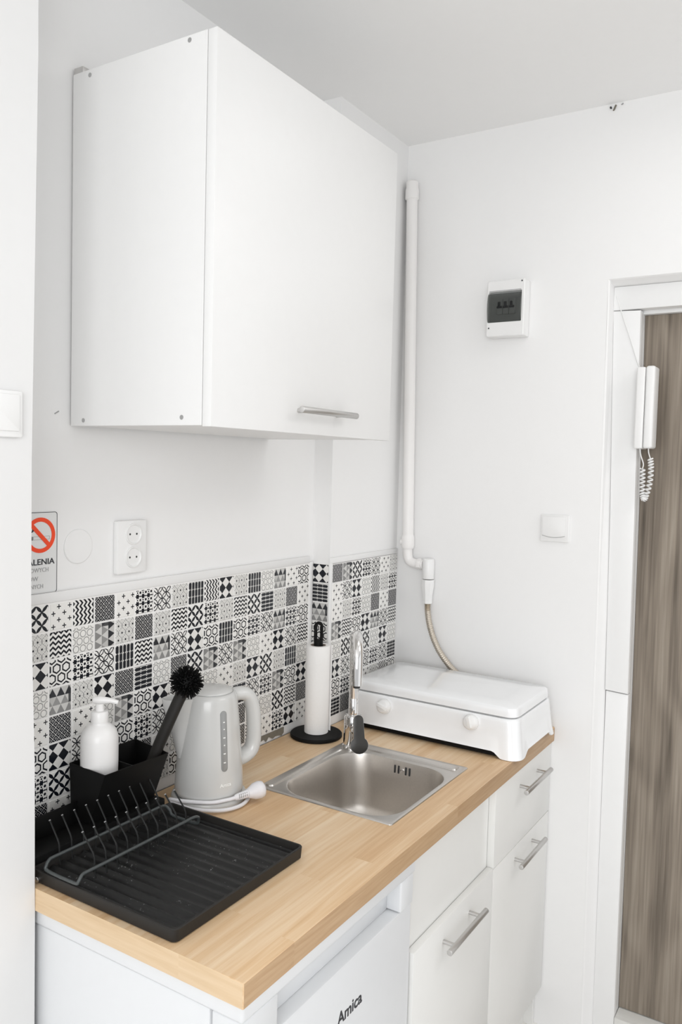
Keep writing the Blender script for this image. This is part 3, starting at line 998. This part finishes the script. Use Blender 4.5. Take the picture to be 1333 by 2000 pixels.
bm = B(); lathe(bm, [(0.0488, 1.1375), (0.0488, 1.1405), (0.046, 1.1435), (0.03, 1.1475), (0.01, 1.1488), (0.0005, 1.1489)], KX, KY, 48); ld = obj('lid', bm, M['kettle'], kt, 50)
bm = B(); lathe(bm, [(0.0500, 1.1380), (0.0500, 1.1392), (0.0485, 1.1392), (0.0485, 1.1380)], KX, KY, 48, False, False); obj('lid_seam', bm, M['gauge'], kt)
# spout: half-open funnel on the left
SA = 152
bm = B()
def sp_loop(z, out, w, depth):
    L_ = []
    for k_ in range(17):
        t_ = -100 + 200 * k_ / 16
        rr_ = math.cos(math.radians(t_))
        ss_ = math.sin(math.radians(t_))
        c_ = pol(krad(min(z, 1.13)) * 0.90, SA, z)
        ax = Vector((math.cos(math.radians(SA)), math.sin(math.radians(SA)), 0))
        tx_ = Vector((-ax.y, ax.x, 0))
        L_.append(c_ + ax * (out * max(rr_, -0.2)) + tx_ * (w * ss_))
    return L_
o1 = [sp_loop(z, o_, w_, 0) for z, o_, w_ in ((1.000, 0.010, 0.012), (1.040, 0.0225, 0.019), (1.080, 0.0380, 0.0245), (1.110, 0.0500, 0.0275), (1.1320, 0.0575, 0.029))]
i1 = [sp_loop(z, o_, w_, 0) for z, o_, w_ in ((1.1320, 0.0552, 0.0268), (1.110, 0.0472, 0.025), (1.080, 0.0350, 0.0215), (1.045, 0.020, 0.016))]
loft(bm, o1 + i1, True, True, closed=True)
obj('spout', bm, M['kettle'], kt, 50)
HA = -26
hp = spline([pol(0.048, HA, 1.1220), pol(0.074, HA, 1.1240), pol(0.093, HA, 1.115), pol(0.1035, HA, 1.088), pol(0.1075, HA, 1.050), pol(0.1075, HA, 1.015), pol(0.1010, HA, 0.992), pol(0.085, HA, 0.980), pol(0.068, HA, 0.975)], 5)
bm = B(); tube(bm, hp, [0.0150 + 0.0025 * i / (len(hp) - 1) for i in range(len(hp))], 16, flat=1.25, up=(0, 0, 1)); obj('handle', bm, M['kettle'], kt, 60)
# water gauge, marks and lettering wrap round the body
GA = -112.0
def onk(s_, z, off):
    r_ = krad(z) + off
    return pol(r_, GA + math.degrees(s_ / r_), z)
gp = []
for k_ in range(9):
    a_ = PI * k_ / 8
    gp.append((0.0075 * math.cos(a_), 1.1015 + 0.0075 * math.sin(a_)))
for z in [1.10 - 0.011 * i for i in range(1, 11)]:
    gp.append((-0.0075, z))
for k_ in range(9):
    a_ = PI + PI * k_ / 8
    gp.append((0.0075 * math.cos(a_), 0.9870 + 0.0075 * math.sin(a_)))
for z in [0.99 + 0.011 * i for i in range(0, 10)]:
    gp.append((0.0075, z))
bm = B()
loft(bm, [[onk(s_, z, -0.004) for s_, z in gp], [onk(s_, z, 0.0008) for s_, z in gp], [onk(s_ * 0.85, z, 0.0016) for s_, z in gp]], True, True)
ga = obj('water_gauge', bm, M['gauge'], kt, 60)
for i, (z, w_) in enumerate(((1.085, 0.004), (1.070, 0.003), (1.052, 0.005), (1.036, 0.003), (1.018, 0.005), (0.999, 0.005))):
    bm = B()
    q = [(-w_ / 2, z - 0.0011), (w_ / 2, z - 0.0011), (w_ / 2, z + 0.0011), (-w_ / 2, z + 0.0011)]
    loft(bm, [[onk(a_, b_, 0.0012) for a_, b_ in q], [onk(a_, b_, 0.0021) for a_, b_ in q]])
    obj('gauge_mark', bm, M['mark'], ga)
w = text_w('Amica', 0.011, 0.0003); k2 = 0.027 / w
bm = text_bm('Amica', 0.011, lambda x, y, z: onk(x * k2 - 0.011, 0.9470 + y * k2, 0.0004 + z), 0.0003); obj('lettering', bm, M['mark'], kt, label='pale maker lettering')
# cord wound in front of the base, ending in the plug
pc = [(0.470, -0.062, 0.905), (0.455, -0.17, 0.906), (0.40, -0.2065, 0.9065), (0.345, -0.1965, 0.908), (0.312, -0.150, 0.909), (0.3045, -0.105, 0.911), (0.3035, -0.080, 0.917), (0.3085, -0.110, 0.9195), (0.335, -0.165, 0.9200), (0.367, -0.188, 0.921), (0.3855, -0.1945, 0.9212)]
bm = B(); tube(bm, spline(pc, 8), 0.0042, 10); obj('cord', bm, M['cord'], kb, 60, label='white cord looped round the kettle')
pd = Vector((0.90, -0.40, 0.10)).normalized()
pp = Vector((0.3855, -0.1945, 0.9212))
bm = B(); tube(bm, [pp - pd * 0.002, pp + pd * 0.004, pp + pd * 0.026, pp + pd * 0.03], [0.0055, 0.0075, 0.0088, 0.0095], 14, flat=0.8); plg = obj('plug_collar', bm, M['cord'], kb, 50)
bm = B()
c = pp + pd * 0.030
tube(bm, [c, c + pd * 0.008, c + pd * 0.016, c + pd * 0.028, c + pd * 0.036, c + pd * 0.040], [0.0098, 0.0135, 0.0175, 0.0190, 0.0170, 0.0105], 22)
obj('plug', bm, M['cord'], kb, 60)
for j_ in range(2):
    for i in range(5):
        bm = B()
        a_ = pp + pd * (0.007 + 0.0045 * i)
        q = Vector((0, 0, 1))
        sd = pd.cross(q).normalized()
        tw = (sd * 0.75 + q * (0.66 if j_ == 0 else 0.05)).normalized()
        cyl(bm, a_ + tw * 0.0068 - q * 0.0022, a_ + tw * 0.0072 + q * 0.0022, 0.0009, 6)
        obj('strain_rib', bm, M['greyink'], plg)

# ------------------------------------------------------------------ dish rack
rk = thing('dish_rack', (0.11, -0.27, 0.9), 'black dish drying tray with a wire plate rack on the left of the worktop', 'dish rack')
tx0, tx1, ty0, ty1 = -0.0615, 0.2855, -0.4445, -0.100
def tl(g, r, z): return [(x, y, z) for x, y in rrect(tx0 + g, tx1 - g, ty0 + g, ty1 - g, r, 5)]
def tlz(g, r, zf):
    return [(x, y, zf(x, y)) for x, y in rrect(tx0 + g, tx1 - g, ty0 + g, ty1 - g, r, 5)]
bm = B()
loft(bm, [tl(0.004, 0.009, 0.9005), tl(0.0015, 0.010, 0.9020), tl(0, 0.011, 0.9222), tl(0.001, 0.0105, 0.9235), tl(0.0042, 0.009, 0.9235), tl(0.005, 0.009, 0.9222), tl(0.006, 0.010, 0.9080)], True, True)
obj('tray', bm, M['tray'], rk, 40)
# corrugated drip floor: ridges run front to back
bm = B()
n_ = 132
gx0, gx1, gy0, gy1 = tx0 + 0.0075, tx1 - 0.0075, ty0 + 0.0075, ty1 - 0.0075
cols = []
for i in range(n_ + 1):
    x = gx0 + (gx1 - gx0) * i / n_
    ph_ = (x - gx0) / 0.0232
    h_ = 0.5 - 0.5 * math.cos(2 * PI * ph_)
    z = 0.9086 + 0.0050 * (h_ ** 2.2)
    cols.append([bm.verts.new((x, gy0 + (gy1 - gy0) * j_ / 2, z)) for j_ in range(3)])
for a_, b_ in zip(cols, cols[1:]):
    for j_ in range(2):
        bm.faces.new((a_[j_], b_[j_], b_[j_ + 1], a_[j_ + 1]))
obj('drip_floor', bm, M['drip'], rk, 80)
bm = B(); box(bm, -0.056, 0.272, -0.0985, -0.012, 0.9005, 0.9355, 0.003); obj('back_ledge', bm, M['black'], rk)
bm = B(); box(bm, -0.056, 0.088, -0.0455, -0.0415, 0.9360, 0.979, 0.0015); obj('back_panel', bm, M['black'], rk)
bm = B(); cyl(bm, (-0.0550, -0.1185, 0.9075), (-0.0610, -0.1185, 0.9075), 0.0052, 14, 0.0012)
bmesh.ops.translate(bm, verts=bm.verts, vec=(-0.0028, 0, 0)); obj('outlet_stud', bm, M['chrome'], rk)
# wire frame: two rails joined round the ends
r1, r2, zr, zt0 = -0.129, -0.218, 0.9400, 0.9265
fr_ = [(-0.046, r1 - 0.001, zr - 0.0015), (-0.0535, r1 - 0.004, zr - 0.007), (-0.0560, r1 - 0.012, zt0), (-0.0570, r2 + 0.008, zt0), (-0.0565, r2 - 0.001, zr - 0.009), (-0.052, r2 - 0.002, zr - 0.002)]
rail = [(0.228 - 0.0266 * i, r1, zr) for i in range(11)]
fr2 = [(0.240, r1 - 0.001, zr - 0.003), (0.2455, r1 - 0.008, zr - 0.012), (0.2465, r1 - 0.018, 0.9185), (0.2465, r2 + 0.012, 0.9185), (0.2455, r2 + 0.003, zr - 0.012), (0.239, r2 - 0.001, zr - 0.003)]
path = spline(rail + fr_ + [(-0.0440 + 0.0270 * i, r2, zr) for i in range(11)] + fr2[::-1] + [(0.229, r1, zr)], 4)
bm = B(); tube(bm, path, 0.0031, 8); obj('wire_frame', bm, M['wire'], rk, 80)
for (ry, n_, x0_, dx_) in ((r1, 10, -0.0200, 0.02715), (r2, 10, -0.0177, 0.02518)):
    for i in range(n_):
        x = x0_ + dx_ * i
        bm = B()
        pts = [(x, ry + 0.0010, 0.9200), (x, ry + 0.0030, zr), (x, ry + 0.0040, 0.9560), (x, ry + 0.0075, 0.9630), (x, ry + (0.0300 if ry == r1 else 0.0350), 0.9930)]
        tube(bm, pts, 0.0016, 6)
        tn = obj('tine', bm, M['tine'], rk, 60)
        bm = B(); tube(bm, [Vector(pts[-1]) - Vector((0, 0.0005, 0.0007)), Vector(pts[-1]) + Vector((0, 0.0005, 0.0007))], 0.0019, 8)
        obj('tine_tip', bm, M['tip'], tn)

# ------------------------------------------------------------------ utensil caddy with the soap bottle and the brush
cd = thing('utensil_caddy', (0.17, -0.07, 0.936), 'black tapered utensil caddy behind the dish tray', 'caddy')
tp = [(0.091, -0.117), (0.252, -0.126), (0.2735, -0.0065), (0.0960, -0.0095)]
bt = [(0.093, -0.072), (0.262, -0.076), (0.274, -0.012), (0.0970, -0.015)]
zt_, zb_ = 1.044, 0.936
def ins(P, d_):
    c_ = (sum(p[0] for p in P) / 4, sum(p[1] for p in P) / 4)
    out = []
    for i in range(4):
        out.append((P[i][0] + (d_ if P[i][0] < c_[0] else -d_), P[i][1] + (d_ if P[i][1] < c_[1] else -d_)))
    return out
bm = B()
loft(bm, [[(x, y, zb_) for x, y in bt], [(x, y, zt_) for x, y in tp], [(x, y, zt_) for x, y in ins(tp, 0.0028)], [(x, y, zb_ + 0.003) for x, y in ins(bt, 0.0028)]], True, True)
es = [e for e in bm.edges if all(v.co.z > zt_ - 1e-4 for v in e.verts)] + [e for e in bm.edges if abs(e.verts[0].co.z - e.verts[1].co.z) > 0.05]
bmesh.ops.bevel(bm, geom=es, offset=0.0012, segments=2, profile=0.5, affect='EDGES')
obj('box', bm, M['black'], cd, 30)
bm = B()
q0 = [(0.1690, -0.0762), (0.1715, -0.0762), (0.1715, -0.0190), (0.1690, -0.0190)]
q1 = [(0.1715, -0.1180), (0.1740, -0.1180), (0.1780, -0.0115), (0.1755, -0.0115)]
loft(bm, [[(x, y, zb_ + 0.0035) for x, y in q0], [(x, y, zt_ - 0.008) for x, y in q1]]); obj('divider', bm, M['black'], cd)

bm = B(); prism(bm, [(0.0960, -0.0895), (0.1690, -0.0915), (0.1700, -0.0165), (0.1000, -0.0145)], 'z', 0.9835, 0.9868); obj('shelf', bm, M['black'], cd)

sbx, sby = 0.1310, -0.0560
sb = thing('soap_bottle', (sbx, sby, 0.985), 'white pump soap bottle standing in the black caddy', 'bottle')
bm = B(); lathe(bm, [(0.0330, 0.9875), (0.0345, 0.990), (0.0355, 1.00), (0.0360, 1.03), (0.0365, 1.05), (0.0365, 1.092), (0.0350, 1.102), (0.0300, 1.113), (0.0210, 1.121), (0.0165, 1.124), (0.0165, 1.127)], sbx, sby, 40); obj('body', bm, M['bottle'], sb, 60)
bm = B(); lathe(bm, [(0.0168, 1.1265), (0.0172, 1.128), (0.0168, 1.145), (0.0150, 1.148), (0.0085, 1.149), (0.0085, 1.163)], sbx, sby, 28); obj('pump_collar', bm, M['bottle'], sb)
nd = Vector((0.55, -0.83, 0)).normalized()
sc_ = Vector((sbx, sby, 0))
bm = B()
tube(bm, [sc_ - nd * 0.012 + Vector((0, 0, 1.1690)), sc_ + Vector((0, 0, 1.1695)), sc_ + nd * 0.022 + Vector((0, 0, 1.1685)), sc_ + nd * 0.036 + Vector((0, 0, 1.1650))], [0.0062, 0.0082, 0.0052, 0.0042], 14, flat=0.55 / 0.55)
obj('pump_head', bm, M['bottle'], sb, 60)

db = thing('dish_brush', (0.235, -0.07, 0.942), 'black dish brush leaning out of the caddy in front of the kettle', 'brush')
hpath = spline([(0.225, -0.060, 0.944), (0.2350, -0.080, 0.995), (0.2435, -0.0990, 1.045), (0.2530, -0.120, 1.100), (0.2635, -0.1375, 1.148), (0.2695, -0.1470, 1.172)], 5)
bm = B(); tube(bm, hpath, [0.0075 + 0.0030 * math.sin(min(1, i / 14) * PI / 2) for i in range(len(hpath))], 14, flat=1.25); obj('handle', bm, M['tray'], db, 60)
hc = Vector((0.2740, -0.1510, 1.1900))
bm = B(); bmesh.ops.create_uvsphere(bm, u_segments=16, v_segments=10, radius=0.019, matrix=Matrix.Translation(hc)); obj('head', bm, M['black'], db, 60)
bm = B()
rnd = random.Random(3)
for i in range(420):
    zz = 1 - 2 * (i + 0.5) / 420
    a_ = i * 2.399963
    d_ = Vector((math.sqrt(1 - zz * zz) * math.cos(a_), math.sqrt(1 - zz * zz) * math.sin(a_), zz))
    if d_.dot(Vector((-0.25, 0.40, -0.88)).normalized()) > 0.80:
        continue
    d_ = (d_ + Vector((rnd.uniform(-.1, .1), rnd.uniform(-.1, .1), rnd.uniform(-.1, .1)))).normalized()
    tube(bm, [hc + d_ * 0.017, hc + d_ * rnd.uniform(0.0305, 0.0365)], [0.0013, 0.0011], 5)
br = obj('bristles', bm, M['black'], db, 60)
br['kind'] = 'stuff'

# ------------------------------------------------------------------ fittings on the back wall
so = thing('wall_socket', (0.261, 0.0, 1.458), 'white double wall socket above the tiles', 'socket')
def plate(x0, x1, z0, z1, y0, y1, r, bev): 
    bm = B(); prism(bm, rrect(x0, x1, z0, z1, r, 4), 'y', y0, y1, bev); return bm
obj('plate', plate(0.2195, 0.3025, 1.4025, 1.5145, -0.0035, 0.008, 0.004, 0.002), M['wplas'], so)
for zc in (1.4855, 1.4365):
    bm = B()
    lp = [[(0.264 + r_ * math.cos(2 * PI * k_ / 32), y, zc + r_ * math.sin(2 * PI * k_ / 32)) for k_ in range(32)] for r_, y in ((0.0225, -0.0034), (0.0222, -0.0062), (0.0205, -0.0066), (0.0195, -0.0058), (0.0188, -0.0038), (0.003, -0.0038))]
    loft(bm, lp, False, True)
    sw = obj('socket_well', bm, M['wplas'], so)
    for dx_ in (-0.0095, 0.0095):
        bm = B(); cyl(bm, (0.264 + dx_, -0.0042, zc), (0.264 + dx_, -0.0030, zc), 0.0022, 10); obj('pin_hole', bm, M['dark'], sw)
bm = B()
loft(bm, [[(0.128 + r_ * math.cos(2 * PI * k_ / 40), y, 1.468 + r_ * math.sin(2 * PI * k_ / 40)) for k_ in range(40)] for r_, y in ((0.0345, 0.0079), (0.0345, 0.0062), (0.033, 0.0050), (0.01, 0.0045))], False, True)
single('junction_cover', bm, M['paint'], (0.128, 0.008, 1.468), 'round white blank cover on the wall, left of the socket', 'wall cover')

sg = thing('no_smoking_sign', (0.02, 0.0, 1.461), 'white no-smoking sign with red ring, partly behind the wall edge', 'sign')
s0, s1, t0, t1 = -0.0690, 0.0765, 1.3835, 1.5395
bm = B(); prism(bm, rrect(s0, s1, t0, t1, 0.0055, 4), 'y', 0.0056, 0.008); obj('sign_plate', bm, M['sign'], sg)
def outline(bm, P, Q, y0, y1):
    n_ = len(P)
    A = [bm.verts.new((p[0], y0, p[1])) for p in P]; Bq = [bm.verts.new((p[0], y0, p[1])) for p in Q]
    fs = [bm.faces.new((A[i], A[(i + 1) % n_], Bq[(i + 1) % n_], Bq[i])) for i in range(n_)]
    r_ = bmesh.ops.extrude_face_region(bm, geom=fs)
    bmesh.ops.translate(bm, verts=[v for v in r_['geom'] if isinstance(v, bmesh.types.BMVert)], vec=(0, y1 - y0, 0))
    bmesh.ops.recalc_face_normals(bm, faces=bm.faces)
bm = B(); outline(bm, rrect(s0 + 0.0005, s1 - 0.0005, t0 + 0.0005, t1 - 0.0005, 0.0052, 4), rrect(s0 + 0.0015, s1 - 0.0015, t0 + 0.0015, t1 - 0.0015, 0.0045, 4), 0.0055, 0.0052); obj('border', bm, M['ink'], sg)
rc = (0.0375, 1.4955)
bm = B(); outline(bm, [(rc[0] + 0.0335 * math.cos(2 * PI * k_ / 48), rc[1] + 0.0335 * math.sin(2 * PI * k_ / 48)) for k_ in range(48)],
                  [(rc[0] + 0.0257 * math.cos(2 * PI * k_ / 48), rc[1] + 0.0257 * math.sin(2 * PI * k_ / 48)) for k_ in range(48)], 0.0055, 0.0048)
obj('red_ring', bm, M['red'], sg)
def quad_strip(bm, pts, y0, y1): prism(bm, pts, 'y', y0, y1)
bm = B()
dv = Vector((0.707, -0.707)); nv_ = Vector((0.707, 0.707))
c2 = Vector(rc)
quad_strip(bm, [tuple(c2 + dv * 0.0285 + nv_ * 0.0040), tuple(c2 - dv * 0.0285 + nv_ * 0.0040), tuple(c2 - dv * 0.0285 - nv_ * 0.0040), tuple(c2 + dv * 0.0285 - nv_ * 0.0040)], 0.0046, 0.0055); obj('red_slash', bm, M['red'], sg)
bm = B(); outline(bm, [(0.022, 1.4868), (0.0585, 1.4868), (0.0585, 1.4935), (0.022, 1.4935)], [(0.0226, 1.4874), (0.0579, 1.4874), (0.0579, 1.4929), (0.0226, 1.4929)], 0.0054, 0.0051); obj('cigarette', bm, M['greyink'], sg)
for x in (0.0135, 0.0162, 0.0189):
    bm = B(); quad_strip(bm, [(x, 1.4865), (x + 0.0015, 1.4865), (x + 0.0015, 1.4935), (x, 1.4935)], 0.0050, 0.0055); obj('ember_stroke', bm, M['ink'], sg)
bm = B(); quad_strip(bm, [(0.0165, 1.5000), (0.0190, 1.5045), (0.0205, 1.5095), (0.0235, 1.5105), (0.0255, 1.5065), (0.0215, 1.5030)], 0.0049, 0.0055); obj('smoke_curl', bm, M['ink'], sg)
def sign_text(s, x1, z, size, width, m_, bold):
    w_ = text_w(s, size, bold); k_ = width / w_
    bm = text_bm(s, size, lambda x, y, zz: Vector((x1 - width + x * k_, 0.0052 - zz, z + y)), bold, 0.0003)
    obj('lettering', bm, m_, sg)
sign_text('PALENIA', 0.0700, 1.4395, 0.0158, 0.0700, M['ink'], 0.00015)
sign_text('TYTONIOWYCH', 0.0560, 1.4255, 0.0118, 0.0800, M['greyink'], -0.0001)
sign_text('PAPIEROSÓW', 0.0330, 1.4095, 0.0118, 0.0740, M['greyink'], -0.0001)
sign_text('ELEKTRONICZNYCH', 0.0440, 1.3945, 0.0118, 0.0960, M['greyink'], -0.0001)

# ------------------------------------------------------------------ switches
ls = thing('light_switch', (-0.146, -0.13, 1.710), 'white light switch on the short wall at the left edge', 'switch', )
bm = B(); prism(bm, rrect(-0.1900, -0.1085, 1.6730, 1.7480, 0.004, 4), 'y', -0.1385, -0.1295, 0.002); obj('plate', bm, M['wplas'], ls)
bm = B(); prism(bm, rrect(-0.1830, -0.1155, 1.6830, 1.7420, 0.003, 4), 'y', -0.1410, -0.1384, 0.001); obj('rocker', bm, M['wplas'], ls)
ls = thing('light_switch', (XE, -0.566, 1.477), 'white light switch on the end wall beside the door frame', 'switch')
bm = B(); prism(bm, rrect(-0.6080, -0.5245, 1.4385, 1.5165, 0.003, 4), 'x', XE - 0.0075, XE, 0.002); obj('plate', bm, M['wplas'], ls)
rk_ = [(-0.5965, 1.5110), (-0.5300, 1.5110), (-0.5300, 1.4570)] + [(-0.5300 - 0.0665 * t_, 1.4570 - 0.0055 * math.sin(PI * t_)) for t_ in (0.15, 0.3, 0.5, 0.7, 0.85)] + [(-0.5965, 1.4570)]
bm = B(); prism(bm, rk_, 'x', XE - 0.0105, XE - 0.0078, 0.001); obj('rocker', bm, M['wplas'], ls)
gp_ = [(a_, b_ - 0.0006) for a_, b_ in rk_[2:]] + [(a_, b_ - 0.0017) for a_, b_ in rk_[2:][::-1]]
bm = B(); prism(bm, gp_, 'x', XE - 0.0080, XE - 0.0070); obj('rocker_gap', bm, M['greyink'], ls)

# ------------------------------------------------------------------ fuse box
fb = thing('fuse_box', (XE, -0.41, 2.107), 'white fuse box with a smoked window high on the end wall', 'fuse box')
y0_, y1_, z0_, z1_ = -0.4650, -0.3520, 2.0280, 2.1880
wy0, wy1, wz0, wz1 = -0.4570, -0.3570, 2.0680, 2.1560
XF = 1.306
bm = B()
box(bm, 1.3260, XE, y0_, y1_, z0_, z1_, 0.003)
obj('back_case', bm, M['wplas'], fb)
bm = B()
def fl_(y, z, x): return (x, y, z)
o_ = rrect(y0_, y1_, z0_, z1_, 0.004, 3); i_ = rrect(wy0, wy1, wz0, wz1, 0.002, 3)
loft(bm, [[(1.3262, a_, b_) for a_, b_ in o_], [(XF + 0.002, a_, b_) for a_, b_ in o_], [(XF, cxx, czz) for cxx, czz in rrect(y0_ + 0.002, y1_ - 0.002, z0_ + 0.002, z1_ - 0.002, 0.003, 3)],
          [(XF, a_, b_) for a_, b_ in i_], [(1.3200, a_, b_) for a_, b_ in i_]], False, False)
obj('front_case', bm, M['wplas'], fb)
bm = B(); box(bm, 1.3205, 1.3258, wy0, wy1, wz0, wz1); obj('inner_panel', bm, M['smoke2'], fb)
for i in range(3):
    yc_ = -0.3895 - 0.0185 * i
    bm = B(); box(bm, 1.3100, 1.3204, yc_ - 0.0086, yc_ + 0.0086, 2.092, 2.136, 0.001); bk = obj('breaker', bm, M['smoke2'], fb)
    bm = B(); box(bm, 1.3070, 1.3098, yc_ - 0.0080, yc_ + 0.0080, 2.1085, 2.1150, 0.0008); obj('toggle_bar', bm, M['ink'], bk)
    bm = B(); box(bm, 1.3030, 1.3072, yc_ - 0.0035, yc_ + 0.0035, 2.1120, 2.1265, 0.0008); obj('toggle', bm, M['ink'], bk)
bm = B()
arcs = []
for k_ in range(9):
    t_ = k_ / 8
    z = wz0 + 0.0005 + (wz1 - 0.006 - wz0) * t_
    arcs.append((XF - 0.0005 - 0.0075 * math.sin(PI * t_) ** 0.7, z))
prof = arcs + [(x + 0.0014, z) for x, z in arcs[::-1]]
loft(bm, [[(x, wy0 + 0.0005, z) for x, z in prof], [(x, wy1 + 0.0015, z) for x, z in prof]]); obj('smoked_window', bm, M['smoke'], fb)
bm = B(); box(bm, XF - 0.0012, XF + 0.001, wy0 + 0.002, wy1 - 0.002, wz1 + 0.0010, wz1 + 0.0028); obj('hinge_line', bm, M['greyink'], fb)
for (y, z) in ((-0.4565, 2.1815), (-0.3600, 2.0560 - 0.0035)):
    bm = B(); cyl(bm, (XF - 0.0008, y, z), (XF + 0.001, y, z), 0.0022, 10); obj('case_screw', bm, M['ink'], fb)

# ------------------------------------------------------------------ gas pipe and hose
gp = thing('gas_pipe', (1.334, -0.09, 1.2), 'white painted gas pipe running down the corner of the end wall', 'pipe')
PXc = 1.3340
bm = B(); tube(bm, [(PXc, -0.0820 - 0.0195 * t_, 2.47 - 1.055 * t_) if False else (PXc, -0.0800 - 0.0225 * t_, 2.49 - 1.08 * t_) for t_ in (0, .5, 1)], 0.0175, 20); obj('upright', bm, M['pipe'], gp)
bm = B(); lathe(bm, [(0.0178, 2.468), (0.0215, 2.472), (0.0215, 2.498), (0.0195, 2.504), (0.0195, 2.522), (0.012, 2.528)], PXc, -0.0800, 20); obj('coupling', bm, M['pipe'], gp)
bm = B(); box(bm, PXc - 0.006, XE, -0.084, -0.076, 2.506, 2.516, 0.002); obj('wall_clip', bm, M['pipe'], gp)
bm = B(); tube(bm, [(PXc, -0.1018, 1.428), (PXc, -0.1020, 1.418), (PXc, -0.1025, 1.394), (PXc, -0.1025, 1.386)], [0.0185, 0.0205, 0.0205, 0.0185], 18); obj('union', bm, M['pipe'], gp)
bm = B(); cyl(bm, (PXc - 0.004, -0.1020, 1.4040), (PXc - 0.006, -0.0800, 1.4060), 0.0098, 14, 0.002); obj('valve_stub', bm, M['pipe'], gp)
bm = B(); tube(bm, spline([(PXc, -0.1025, 1.390), (PXc, -0.1030, 1.366), (PXc, -0.1090, 1.3480), (PXc, -0.1250, 1.3400), (PXc, -0.1450, 1.3395), (PXc, -0.160, 1.3395)], 5), 0.0150, 18); obj('elbow', bm, M['pipe'], gp, 60)
bm = B(); cyl(bm, (PXc, -0.1390, 1.3395), (PXc, -0.1510, 1.3395), 0.0178, 6, 0.001); obj('hex_nut', bm, M['pipe'], gp)
bm = B(); lathe(bm, [(0.0180, 1.2965), (0.0185, 1.298), (0.0185, 1.354), (0.0165, 1.358), (0.006, 1.3595)], PXc, -0.1765, 22); obj('tee', bm, M['wplas'], gp)
gh = thing('gas_hose', (PXc, -0.1770, 1.22), 'corrugated metal gas hose curving down behind the stove', 'hose')
bm = B(); lathe(bm, [(0.0195, 1.2935), (0.0205, 1.292), (0.0205, 1.274), (0.0160, 1.245), (0.0150, 1.219), (0.012, 1.2185)], PXc, -0.1770, 8); obj('hex_cap', bm, M['wplas'], gh, 20)
hs = spline([(PXc, -0.1775, 1.221), (PXc, -0.1790, 1.195), (PXc - 0.001, -0.1870, 1.155), (PXc - 0.002, -0.2030, 1.112), (PXc - 0.003, -0.2270, 1.072), (PXc - 0.004, -0.2600, 1.036), (PXc - 0.003, -0.2900, 1.012), (PXc - 0.001, -0.315, 0.992), (PXc + 0.002, -0.335, 0.972)], 30)
bm = B(); tube(bm, hs, [0.0092 + 0.0011 * math.sin(i * 2 * PI / 4.0 + 0.4) for i in range(len(hs))], 12); obj('corrugated_tube', bm, M['hosem'], gh, 80)

# ------------------------------------------------------------------ intercom by the door
ic = thing('intercom_handset', (1.39, -0.79, 1.82), 'white intercom handset with coiled cord beside the oak door', 'intercom')
bm = B(); box(bm, 1.352, 1.420, -0.7955, -0.7715 - 0.0015, 1.7085, 1.9290, 0.004, 3); obj('wall_base', bm, M['wplas'], ic)
bm = B(); box(bm, 1.352, 1.412, -0.8205, -0.7967, 1.7095, 1.9315, 0.006, 3); obj('handset', bm, M['wplas'], ic)
def helix(bm, path, r_, wr, turns):
    P = [Vector(p) for p in path]
    n_ = turns * 10
    tot = len(P) - 1
    out = []
    for i in range(n_ + 1):
        f_ = i / n_ * tot
        a_ = min(int(f_), tot - 1)
        p = P[a_].lerp(P[a_ + 1], f_ - a_)
        d_ = (P[a_ + 1] - P[a_]).normalized()
        u_ = d_.cross(Vector((1, 0, 0))).normalized()
        w_ = d_.cross(u_)
        t_ = 2 * PI * i / 10
        out.append(p + u_ * r_ * math.cos(t_) + w_ * r_ * math.sin(t_))
    tube(bm, out, wr, 6)
co = spline([(1.372, -0.8150, 1.682), (1.372, -0.8180, 1.655), (1.372, -0.8160, 1.615), (1.372, -0.8080, 1.580), (1.372, -0.8030, 1.572), (1.372, -0.7985, 1.586), (1.371, -0.7975, 1.620), (1.371, -0.7960, 1.655)], 10)
bm = B(); helix(bm, co, 0.0060, 0.0023, 24); obj('coiled_cord', bm, M['wplas'], ic, 80)
bm = B(); tube(bm, spline([(1.372, -0.8085, 1.7100), (1.372, -0.8100, 1.697), (1.372, -0.8150, 1.682)], 5), 0.0016, 6); obj('cord_tail', bm, M['wplas'], ic, 80)
bm = B(); tube(bm, spline([(1.371, -0.7865, 1.7090), (1.371, -0.7900, 1.690), (1.371, -0.7975, 1.668), (1.371, -0.7960, 1.655)], 5), 0.0016, 6); obj('cord_tail', bm, M['wplas'], ic, 80)
bm = B(); tube(bm, [(CX - 0.003, -0.7010, 2.1330), (CX - 0.003, -0.7140, 2.094), (CX - 0.0015, -0.7440, 2.010), (CX - 0.0015, -0.7660, 1.945), (1.392, -0.7740, 1.9270)], 0.0014, 6); obj('feed_wire', bm, M['wplas'], ic, 80)

# ------------------------------------------------------------------ cut cable ends under the ceiling
cs_ = thing('cable_stub', (XE, -0.68, 2.632), 'cut cable ends poking from the end wall under the ceiling', 'cable')
bm = B(); cyl(bm, (XE + 0.002, -0.6725, 2.6345), (XE - 0.008, -0.6735, 2.6335), 0.0026, 8); obj('wire_end', bm, M['ink'], cs_)
bm = B(); cyl(bm, (XE + 0.002, -0.6790, 2.6270), (XE - 0.010, -0.6880, 2.6355), 0.0026, 8); obj('wire_end', bm, M['mortar'], cs_)
bm = B(); cyl(bm, (XE + 0.002, -0.6995, 2.6385), (XE - 0.004, -0.7050, 2.6390), 0.0018, 8); obj('wire_end', bm, M['greyink'], cs_)
